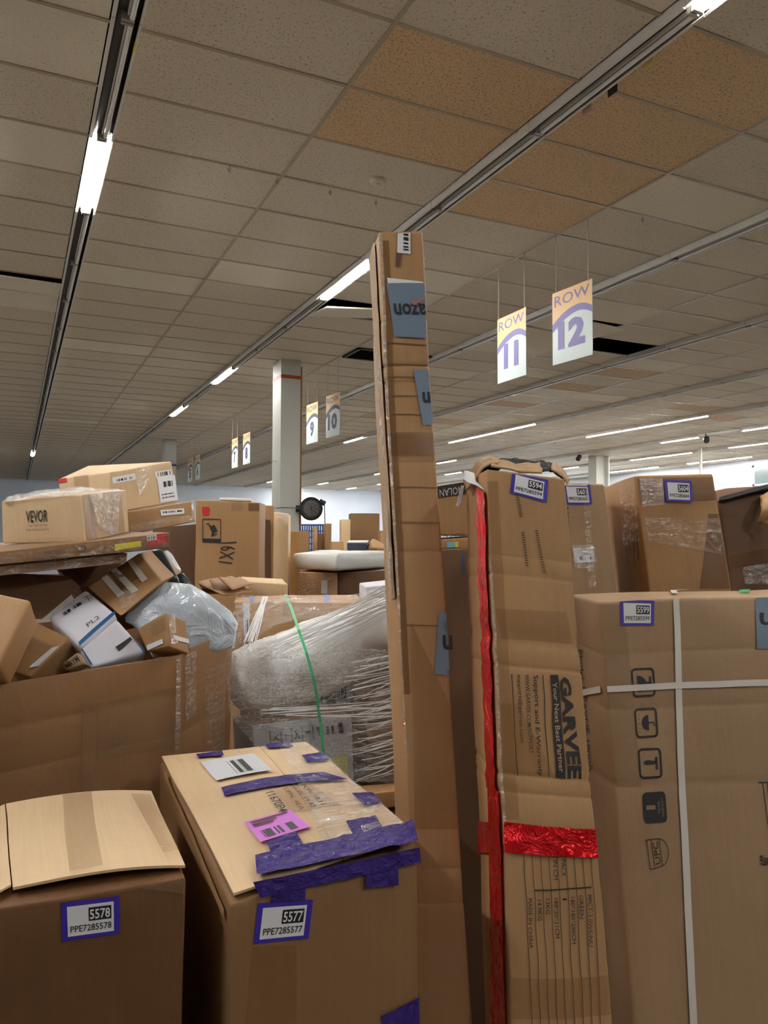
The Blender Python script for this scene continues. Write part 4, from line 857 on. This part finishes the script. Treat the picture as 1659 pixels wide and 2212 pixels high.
crumple('stretch_film', [[P(30, 1070, 2.9), P(75, 1060, 2.9), P(150, 1056, 2.9), P(250, 1056, 2.9)], [P(10, 1084, 2.68), P(80, 1076, 2.64), P(160, 1070, 2.6), P(262, 1060, 2.9)]], FILMH, VV.t, .002, .012, 12, 9)
# carton behind
c = hexa(P(126, 1034, 3.3), P(236, 1020, 3.13), P(130, 1110, 3.25), P(190, 1006, 3.6), P(282, 1102, 2.92) if False else P(240, 1108, 3.07), P(371, 998, 3.43), None, P(388, 1083, 3.39)); c[(0, 1, 0)] = c[(0, 1, 1)]+c[(0, 0, 0)]-c[(0, 0, 1)]
U1 = carton('topmost carton of the left pile, with red tag and shipping labels', c, KL, r=.006, n=12, amp=.004)
U1.dec('red_tag', 'F', [(126, 1032), (144, 1030), (145, 1041), (128, 1044)], REDP, .003, (2, 2)); U1.dec('tape_strip', 'F', [(160, 1026), (192, 1022), (194, 1060), (162, 1060)], TP, .002, (4, 4), wr=.002)
ship(U1, 'R', [(241, 1032), (291, 1022), (293, 1036), (243, 1045)], WHT, (.1, .45, .9, .8), 0, 30, 2); ship(U1, 'R', [(333, 1020), (368, 1014), (371, 1028), (336, 1034)], WHT, (.08, .2, .92, .8), 0, 20, 6); ship(U1, 'R', [(338, 1032), (377, 1026), (383, 1080), (346, 1086)], WHT, (.3, .2, .8, .42), 2, 14, 7)
U1.dec('stretch_film', 'R', [(285, 1006), (325, 1000), (318, 1045), (298, 1072)], FILM, .004, (10, 16), wr=.008); U1.dec('body_shade', 'R', [(238, 1022), (372, 1000), (386, 1080), (244, 1106)], TPC, .001, (8, 6)); bpy.data.objects.remove(bpy.data.objects['body_shade'])
U2 = carton('thin taped carton sticking out right of the VEVOR carton', hexa(P(270, 1106, 3.02), P(416, 1083, 3.18), P(272, 1157, 3.0), P(270, 1106, 3.02)+V((-.05, .22, .0)), P(424, 1127, 3.16)), KR, r=.005, n=10, amp=.004)
ship(U2, 'F', [(346, 1102), (397, 1098), (398, 1110), (348, 1115)], WHT, (.1, .3, .9, .6), 0, 30, 4); U2.dec('stretch_film', 'F', [(282, 1134), (420, 1112), (424, 1124), (284, 1152)], FILM2, .004, (24, 6), wr=.007); U2.dec('stretch_film', 'F', [(412, 1084), (417, 1083), (424, 1126), (412, 1128)], FILM, .004, (3, 10), wr=.008)

# =========================================================== MIDDLE DISTANCE
q0 = P(340, 1140, 4.9)
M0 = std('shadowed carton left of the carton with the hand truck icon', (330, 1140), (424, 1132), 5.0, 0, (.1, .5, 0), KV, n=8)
M1 = std('large carton with a hand truck icon and marker writing', (423, 1081), (561, 1085), 4.7, 0, (.12, .28, 0), KR, n=12, amp=.006)
M1.dec('red_label', 'F', [(437, 1095), (452, 1095), (452, 1113), (438, 1114)], REDP, .003, (2, 2)); fr2 = [ln((0, 0), (1, 0), .04), ln((1, 0), (1, 1), .04), ln((1, 1), (0, 1), .04), ln((0, 1), (0, 0), .04), [(0, .84), (1, .84), (1, .98), (0, .98)]]
M1.shape('hand_truck_icon', 'F', [(438, 1121), (477, 1122), (477, 1172), (438, 1171)], fr2+[ln((.2, .2), (.35, .22), .05), ln((.35, .2), (.6, .7), .06), [(.45, .3), (.65, .24), (.85, .52), (.62, .62)], ln((.55, .72), (.8, .62), .05), [(.48, .64), (.58, .64), (.58, .76), (.48, .76)]], TX, .004)
M1.text('F', [(507, 1172), (497, 1218), (474, 1212), (484, 1166)][0:0]+[(512, 1170), (502, 1218), (472, 1214), (478, 1172)], '16X1', INK, .004); M1.dec('brown_patch', 'F', [(537, 1086), (560, 1087), (560, 1104), (537, 1104)], TPK, .003, (3, 3)); M1.dec('tape_strip', 'F', [(500, 1084), (524, 1084), (524, 1104), (500, 1104)], TPC, .003, (3, 3))
t = thing('foam_sheet', 'white foam sheet lying on top of the hand truck icon carton', 'foam', P(508, 1080, 4.85)); c = hexa(P(474, 1075, 4.8), P(543, 1077, 4.8), P(474, 1081, 4.8), P(474, 1075, 4.8)+V((.1, .3, 0))); HB(c, t, 'body', WHT, n=4)
M2 = std('tall carton right of the hand truck carton, dark lower side', (562, 1091), (592, 1092), 5.35, 0, (.1, .4, 0), KR, n=8); M2.dec('shadow_side_panel', 'F', [(564, 1120), (584, 1124), (586, 1262), (564, 1262)], KV, .004, (2, 4))  # dark sheet on the front paints the shadow there
M3 = std('upright pale carton standing in front of the white column', (590, 1106), (623, 1110), 5.9, 0, (.12, .3, 0), KL, n=8); M3.dec('stretch_film', 'F', [(598, 1106), (622, 1110), (622, 1150), (600, 1130)], FILM, .004, (8, 12), wr=.008)
t = thing('osb_board', 'oriented strand board panel standing at the column foot', 'board', drop(P(634, 1280, 5.6))); HB(hexa(P(624, 1147, 6.4), P(648, 1148, 6.4), drop(P(624, 1147, 6.4)), P(624, 1147, 6.4)+V((.01, .03, 0))), t, 'body', OSB, n=6)
# crumpled open carton and pale carton
M4 = std('low pale carton right of the crumpled open carton', (520, 1256), (622, 1262), 3.7, 1.15, (.12, .45, 0), KL, n=8)
t = thing('crushed_carton', 'crushed open cardboard carton with splayed flaps behind the grey bag', 'cardboard', P(480, 1286, 3.4))
for a in ([[(428, 1258), (470, 1249)], [(442, 1284), (520, 1282)]], [[(452, 1254), (500, 1246)], [(470, 1284), (540, 1272)]], [[(470, 1250), (516, 1250)], [(500, 1276), (547, 1262)]], [[(430, 1262), (446, 1282)], [(480, 1288), (545, 1280)]]):
    k = random.uniform(3.3, 3.5); crumple('flap', [[P(*a[0][0], k), P(*a[0][1], k+.25)], [P(*a[1][0], k-.08), P(*a[1][1], k+.12)]], KR, t, .005, .006, 8, 6)
# white foam slab & wrapped cartons on pallet
t = thing('wrapped_slab', 'thick white film wrapped slab lying on wrapped cartons', 'mattress', P(730, 1235, 5.6)); c = hexa(P(630, 1196, 6.0), P(728, 1194, 5.5), P(632, 1230, 6.0), P(700, 1188, 7.4), P(728, 1234, 5.5), P(860, 1190, 6.2)); c[(1, 1, 0)] = c[(1, 1, 1)]-V((0, 0, .14))
HB(c, t, 'body', SLAB, r=.05, n=14, amp=.012)
M5 = std('film wrapped light carton under the left end of the white slab', (644, 1237), (728, 1237), 5.7, 0, (.27, .55, 0), KR, n=8); M5.dec('stretch_film', 'F', [(644, 1238), (728, 1238), (728, 1284), (644, 1284)], FILM2, .005, (10, 8), wr=.006); M5.dec('oval_tag', 'F', [(694, 1254), (707, 1254), (707, 1282), (694, 1282)], PAP, .004, (3, 3))
M6 = std('dark wrapped carton under the right end of the white slab', (730, 1237), (860, 1230), 5.75, 0, (.27, .55, 0), KV, n=8)
# far small cartons
for k, (x0, y0, x1, y1, D, mt, lb) in enumerate([(647, 1147, 668, 1190, 8.3, KD, 'brown far carton just right of the column board'), (677, 1139, 686, 1190, 8.8, KR, 'narrow upright far carton under the hose reel'), (687, 1152, 700, 1190, 9.0, KD, 'dark low far carton left of the hanging rope'), (702, 1131, 716, 1186, 8.6, KD, 'upright far carton right of the hanging rope'), (737, 1122, 757, 1176, 9.5, KL, 'pale upright far carton left of the big far carton'), (757, 1109, 820, 1180, 10.2, KD, 'big brown far carton standing with its flap up'), (822, 1146, 842, 1190, 9.4, KR, 'small far carton half hidden by the tall thin carton'), (716, 1170, 742, 1190, 8.0, KR, 'low torn far carton right of the rope weight')]):
    h = std(lb, (x0, y0), (x1, y0), D, 0, (.1, .3, 0), mt, n=4)
h.t
t = thing('printed_box', 'black and white printed box on the far pile', 'box', P(772, 1188, 6.6)); HB(hexa(P(750, 1173, 6.5), P(792, 1173, 6.55), P(750, 1189.5, 6.5), P(752, 1169, 6.8)), t, 'body', plain('navy_print', (52, 56, 70), .5), n=4)
HB(hexa(P(750, 1169, 6.5), P(794, 1169, 6.55), P(750, 1172.6, 6.5), P(754, 1167, 6.8)), t, 'lid', WHT, n=4)
t = thing('crumpled_paper', 'crumpled brown packing paper beside the printed far box', 'paper', P(806, 1190, 6.7)); crumple('body', [[P(792, 1186, 6.9), P(806, 1168, 6.9), P(822, 1176, 6.9), P(838, 1180, 6.9)], [P(796, 1189, 6.6), P(806, 1188, 6.6), P(826, 1188, 6.6), P(838, 1189, 6.6)]], KC, t, .01, .03, 5, 7)
for k, (x, y, D, s) in enumerate([(900, 1150, 9, 0), ]): pass
# blue steel rack at the far end
t = thing('steel_rack', 'blue steel cage rack far behind under the hose reel', 'rack', drop(P(675, 1170, 18)))
a, b = P(649, 1134, 18), P(702, 1134, 18); v = b-a
BLR = plain('rack_blue', (70, 110, 170), .4)
for i in range(12): q = a+v*(i/11); mesh('upright', *cyl(drop(q), q, .02, 6), BLR, t)
for i in range(5): mesh('rail', *cyl(a+V((0, 0, -.12*i*1.2)), b+V((0, 0, -.12*i*1.2)), .02, 6), BLR, t)
# hose reel on the column
rc = P(672, 1099, 11.05); t = thing('hose_reel', 'round black hose reel mounted on the white column', 'hose reel', rc+V((0, 0, -.15)))
def disc(c, n, r0, prof, seg=28):
    n = n.normalized(); q = n.orthogonal().normalized(); w = n.cross(q); vs, fs = [], []
    for r, z in prof: vs += [c+n*z+(q*math.cos(2*math.pi*i/seg)+w*math.sin(2*math.pi*i/seg))*r for i in range(seg)]
    for a in range(len(prof)-1):
        for i in range(seg): fs.append((a*seg+i, a*seg+(i+1) % seg, (a+1)*seg+(i+1) % seg, (a+1)*seg+i))
    fs.append(tuple(range(seg))[::-1]); fs.append(tuple(range(len(vs)-seg, len(vs)))); return vs, fs
nd = EYE-rc; nd.z = 0; nd.normalize()
mesh('casing', *disc(rc, nd, 0, [(.15, -.08), (.165, -.06), (.165, .02), (.142, .04)]), BLK, t); mesh('side_disc', *disc(rc, nd, 0, [(.115, .04), (.112, .052), (.03, .058)]), plain('reel_grey', (86, 86, 84), .4), t, None)['label'] = 'grey ribbed disc'
tag(mesh('red_mark', *disc(rc+nd*.058+RT*.03, nd, 0, [(.012, 0), (.012, .004)], 10), REDP, t), 'small red mark')
mesh('spokes', *join([cyl(rc+nd*.057, rc+nd*.054+(RT*math.cos(a)+UP*math.sin(a))*.095, .004, 5) for a in [k*.7 for k in range(9)]]), BLK, t)
mesh('hose_outlet', *cyl(rc+RT*.12+UP*.11, rc+RT*.2+UP*.07, .035, 10), BLK, t); mesh('mount', *cyl(rc-RT*.1+FW*.05, rc-RT*.22+FW*.05, .05, 10), BLK, t)
r0 = rc+RT*.19+UP*.05; r1 = P(703, 1166, 11.0); mesh('hose', *tube([r0, r0+V((0, 0, -.06)), r1], .006, 6), INK, t); mesh('hose_weight', *cyl(r1, r1-V((0, 0, .09)), .012, 10, .045), BLK, t)
# =========================================================== FILM WRAPPED PALLET (centre)
Z0 = .0
L1 = carton('long carton with blue tape on top of the film wrapped pallet load', hexa(P(505, 1300, 3.12), P(800, 1302, 3.3), P(512, 1392, 3.1), P(512, 1286, 3.42), P(805, 1390, 3.28), P(770, 1285, 3.6)), KR, r=.005, n=12)
for q in ([(538, 1290), (549, 1287), (547, 1302), (541, 1303)], ): L1.dec('blue_tape', 'T', q, BLT, .003, (2, 2))
L1.dec('blue_tape', 'T', [(700, 1286), (710, 1286), (711, 1301), (702, 1302)], BLT, .003, (2, 2)); L1.dec('tape_strip', 'F', [(612, 1302), (624, 1302), (622, 1330), (610, 1330)], TPC, .003, (2, 3)); ship(L1, 'F', [(524, 1302), (540, 1302), (538, 1376), (527, 1376)], PAP, (.1, .5, .9, .9), 0, 6, 2)
C8 = std('carton with a printed mark at the top right of the wrapped load', (790, 1268), (880, 1258), 3.34, .9, (.1, .3, 0), WBX, n=6); C8.dec('dark_print', 'F', [(808, 1290), (824, 1288), (825, 1306), (810, 1308)], INK, .003, (2, 2))
t = thing('wrapped_roll', 'thick roll in white bubble wrap strapped on the pallet load', 'roll', P(650, 1545, 2.9))
prof = [((506, 1478), 62, 2.86), ((530, 1474), 72, 2.84), ((600, 1452), 80, 2.84), ((680, 1420), 80, 2.86), ((760, 1386), 76, 2.9), ((830, 1366), 72, 2.95), ((872, 1354), 68, 2.98)]
vs, fs, uvs = [], [], []; ns = 36
cs = [P(*a, d+.12) for a, r_, d in prof]; rr = [r_/FPX*(d+.12) for a, r_, d in prof]
fin = []
for k in range(len(prof)-1):
    for i in range(10): f_ = i/10; fin.append((cs[k]*(1-f_)+cs[k+1]*f_, rr[k]*(1-f_)+rr[k+1]*f_))
fin.append((cs[-1], rr[-1])); ax = (cs[-1]-cs[0]).normalized(); q1 = ax.cross(V((0, 0, 1))).normalized(); q2 = q1.cross(ax)
fin = [(fin[0][0]-ax*.035, .02), (fin[0][0]-ax*.03, rr[0]*.5), (fin[0][0]-ax*.015, rr[0]*.85)]+fin
for k, (c_, r_) in enumerate(fin):
    for i in range(ns):
        a = 2*math.pi*i/ns; p = c_+(q1*math.cos(a)+q2*math.sin(a))*r_; vs.append(p+noise.noise_vector(p*9)*.02+noise.noise_vector(p*30)*.007); uvs.append((k*.022, i*.025))
for k in range(len(fin)-1):
    for i in range(ns): fs.append((k*ns+i, k*ns+(i+1) % ns, (k+1)*ns+(i+1) % ns, (k+1)*ns+i))
fs.append(tuple(range(ns))[::-1]); fs.append(tuple(range(len(vs)-ns, len(vs))))
mesh('body', vs, fs, WRP, t, None, uvs, True)
WB = carton('white printed carton with handling icons and yellow patch on the pallet', hexa(P(546, 1568, 2.75), P(758, 1544, 2.82), P(552, 1720, 2.73), P(502, 1548, 3.05), P(768, 1700, 2.8)), WBX, r=.004, n=10)
for k, c_ in list(WB.c.items()):
    pass
ic = [(583, 1579), (745, 1556), (747, 1586), (585, 1611)]
WB.shape('handling_icons', 'F', ic, [ln((0, 0), (1, 0), .012)[::1], ln((0, 1), (.72, .98), .012)]+[ln((x, 0), (x, 1), .012) for x in (0, .14, .28, .42, .56)]+[[(.45, .35), (.53, .35), (.52, .6), (.46, .6)], [(.6, .2), (.68, .2), (.68, .8), (.64, .8)], [(.74, .25), (.77, .25), (.77, .8), (.74, .8)], [(.81, .25), (.84, .25), (.84, .8), (.81, .8)], [(.9, .1), (.96, .1), (.97, .85), (.91, .85)], ln((.03, .7), (.11, .3), .02), ln((.03, .3), (.11, .7), .02), ln((.2, .2), (.2, .8), .01), ln((.32, .2), (.38, .8), .02), ln((.38, .2), (.32, .8), .02), ln((.17, .5), (.25, .5), .02)], TX, .003)
WB.dec('yellow_patch', 'F', [(703, 1637), (750, 1631), (752, 1682), (706, 1690)], YEL, .003, (3, 3)); WB.dec('brown_lid', 'T', [(505, 1552), (740, 1528), (756, 1542), (548, 1566)], KR, .002, (4, 3)); WB.dec('blue_stripe', 'F', [(760, 1572), (765, 1572), (770, 1700), (765, 1700)], plain('navy', (30, 40, 80), .5), .003, (1, 4))
W2 = std('brown carton on the pallet right of the white carton, under film', (764, 1456), (880, 1440), 3.06, .62, (.03, .1, 0), KR, n=8)
W3 = std('lower pale carton in the film wrapped load beside the thin carton', (792, 1572), (885, 1558), 2.93, .0, (.02, .06, 0), KR, n=6)
W4 = std('dark item with a grey label in the gap of the wrapped load', (640, 1496), (758, 1462), 3.05, .96, (.03, .1, 0), KV, n=6); ship(W4, 'F', [(724, 1474), (756, 1464), (757, 1516), (726, 1522)], PAP, (.1, .2, .9, .8), 0, 10, 3)
zt = min(WB.c[k].z for k in WB.c if k[2] == 0)
carton('hidden lower carton carrying the film wrapped pallet load', hexa(V((0, 0, 0))+drop(P(540, 1690, 2.86), zt-.005), drop(P(770, 1690, 2.92), zt-.005), drop(P(540, 1690, 2.86), 0), drop(P(540, 1690, 2.86), zt-.005)+V((.1, .28, 0))), KD, n=4)
W5 = std('long brown carton under the wrapped roll and long blue taped carton', (520, 1400), (760, 1400), 3.26, .0, (.15, .4, 0), KD, n=6)
# stretch film and strands over the load
t = thing('stretch_wrap', 'clear stretch film and white strands pulled tight over the pallet load', 'film', P(680, 1700, 2.75))
crumple('film_sheet', [[P(508, 1288, 3.06), P(620, 1288, 3.1), P(740, 1290, 3.14), P(862, 1262, 3.1)], [P(478, 1420, 2.8), P(600, 1350, 2.86), P(730, 1330, 2.9), P(862, 1320, 2.92)]], FILM2, t, .001, .012, 7, 14)
crumple('film_sheet', [[P(478, 1400, 2.74), P(600, 1400, 2.72), P(740, 1400, 2.74), P(862, 1400, 2.8)], [P(500, 1545, 2.72), P(610, 1540, 2.7), P(740, 1510, 2.74), P(862, 1530, 2.8)], [P(545, 1600, 2.70), P(610, 1620, 2.68), P(740, 1620, 2.74), P(862, 1640, 2.78)], [P(600, 1690, 2.68), P(650, 1690, 2.68), P(760, 1690, 2.72), P(862, 1690, 2.76)]], FILMM, t, .001, .010, 7, 12)
def ribbon(pts, w, mat, seg=8):
    vs, fs = [], []
    for k, p in enumerate(pts):
        d = (pts[min(k+1, len(pts)-1)]-pts[max(k-1, 0)]).normalized(); s_ = d.cross(p-EYE).normalized()*w/2; nn = (EYE-p).normalized()*.0006
        vs += [p-s_, p+s_, p+s_-nn, p-s_-nn]
    for k in range(len(pts)-1):
        for a in range(4): b = (a+1) % 4; fs.append((4*k+a, 4*k+b, 4*k+4+b, 4*k+4+a))
    return vs, fs
STM = tape('film_strand', (252, 253, 253), 1, .15, .3); rb = []
rnd = random.Random(5)
def strand(x0, y0, x1, y1, D0, D1, w): 
    n_ = 6; sg = rnd.uniform(-4, 6); rb.append(ribbon([P(x0+(x1-x0)*i/n_, y0+(y1-y0)*i/n_+sg*math.sin(math.pi*i/n_), D0+(D1-D0)*i/n_-.03*math.sin(math.pi*i/n_)) for i in range(n_+1)], w, None))
for k in range(30):
    f_ = k/29; strand(845+rnd.uniform(-5, 15), 1258+f_*60+rnd.uniform(-6, 6), 545+f_*60+rnd.uniform(-20, 60), 1392+rnd.uniform(-8, 26)+f_*10, 3.02, 2.74, rnd.uniform(.0012, .0045))
for k in range(12): strand(578+rnd.uniform(-10, 4), 1288, 538+rnd.uniform(-12, 12), 1392+rnd.uniform(-10, 14), 3.05, 2.78, rnd.uniform(.002, .005))
for k in range(60):
    y = 1405+k*3.4+rnd.uniform(-4, 4); strand(872, y+rnd.uniform(-4, 4), 762+rnd.uniform(-20, 60), y+rnd.uniform(16, 30), 2.72, 2.71, rnd.uniform(.0008, .0034))
for k in range(14): y = 1605+k*5; strand(866, y+rnd.uniform(-10, 4), 765+rnd.uniform(-10, 50), y+rnd.uniform(6, 40), 2.7, 2.68, rnd.uniform(.001, .003))
for k in range(8): strand(560+rnd.uniform(-20, 60), 1540+rnd.uniform(-15, 8), 860, 1530+rnd.uniform(-20, 20), 2.70, 2.72, rnd.uniform(.002, .004))
o = mesh('film_strands', *join(rb), STM, t); o['kind'] = 'stuff'
t = thing('green_strap', 'thin green strap running down over the wrapped roll and white carton', 'strap', P(702, 1690, 2.64))
mesh('band', *ribbon([P(615, 1284, 3.2), P(628, 1310, 3.0), P(645, 1360, 2.76), P(662, 1410, 2.70), P(676, 1460, 2.68), P(684, 1500, 2.68), P(692, 1560, 2.68), P(698, 1620, 2.66), P(703, 1680, 2.66)], .010, GRN), GRN, t)
# wooden ledge
t = thing('wooden_board', 'pale wooden board lying between the violet taped carton and the thin carton', 'board', P(810, 1740, 2.45)); HB(hexa(P(770, 1716, 2.36), P(900, 1704, 2.42), P(770, 1752, 2.36), P(765, 1698, 2.6)), t, 'body', WOOD, r=.004, n=6)
t2 = carton('dark carton under the wooden board', hexa(P(766, 1754, 2.38), P(880, 1748, 2.44), drop(P(766, 1754, 2.38)), P(766, 1754, 2.38)+V((.1, .22, 0)), drop(P(880, 1748, 2.44))), KV, n=4)
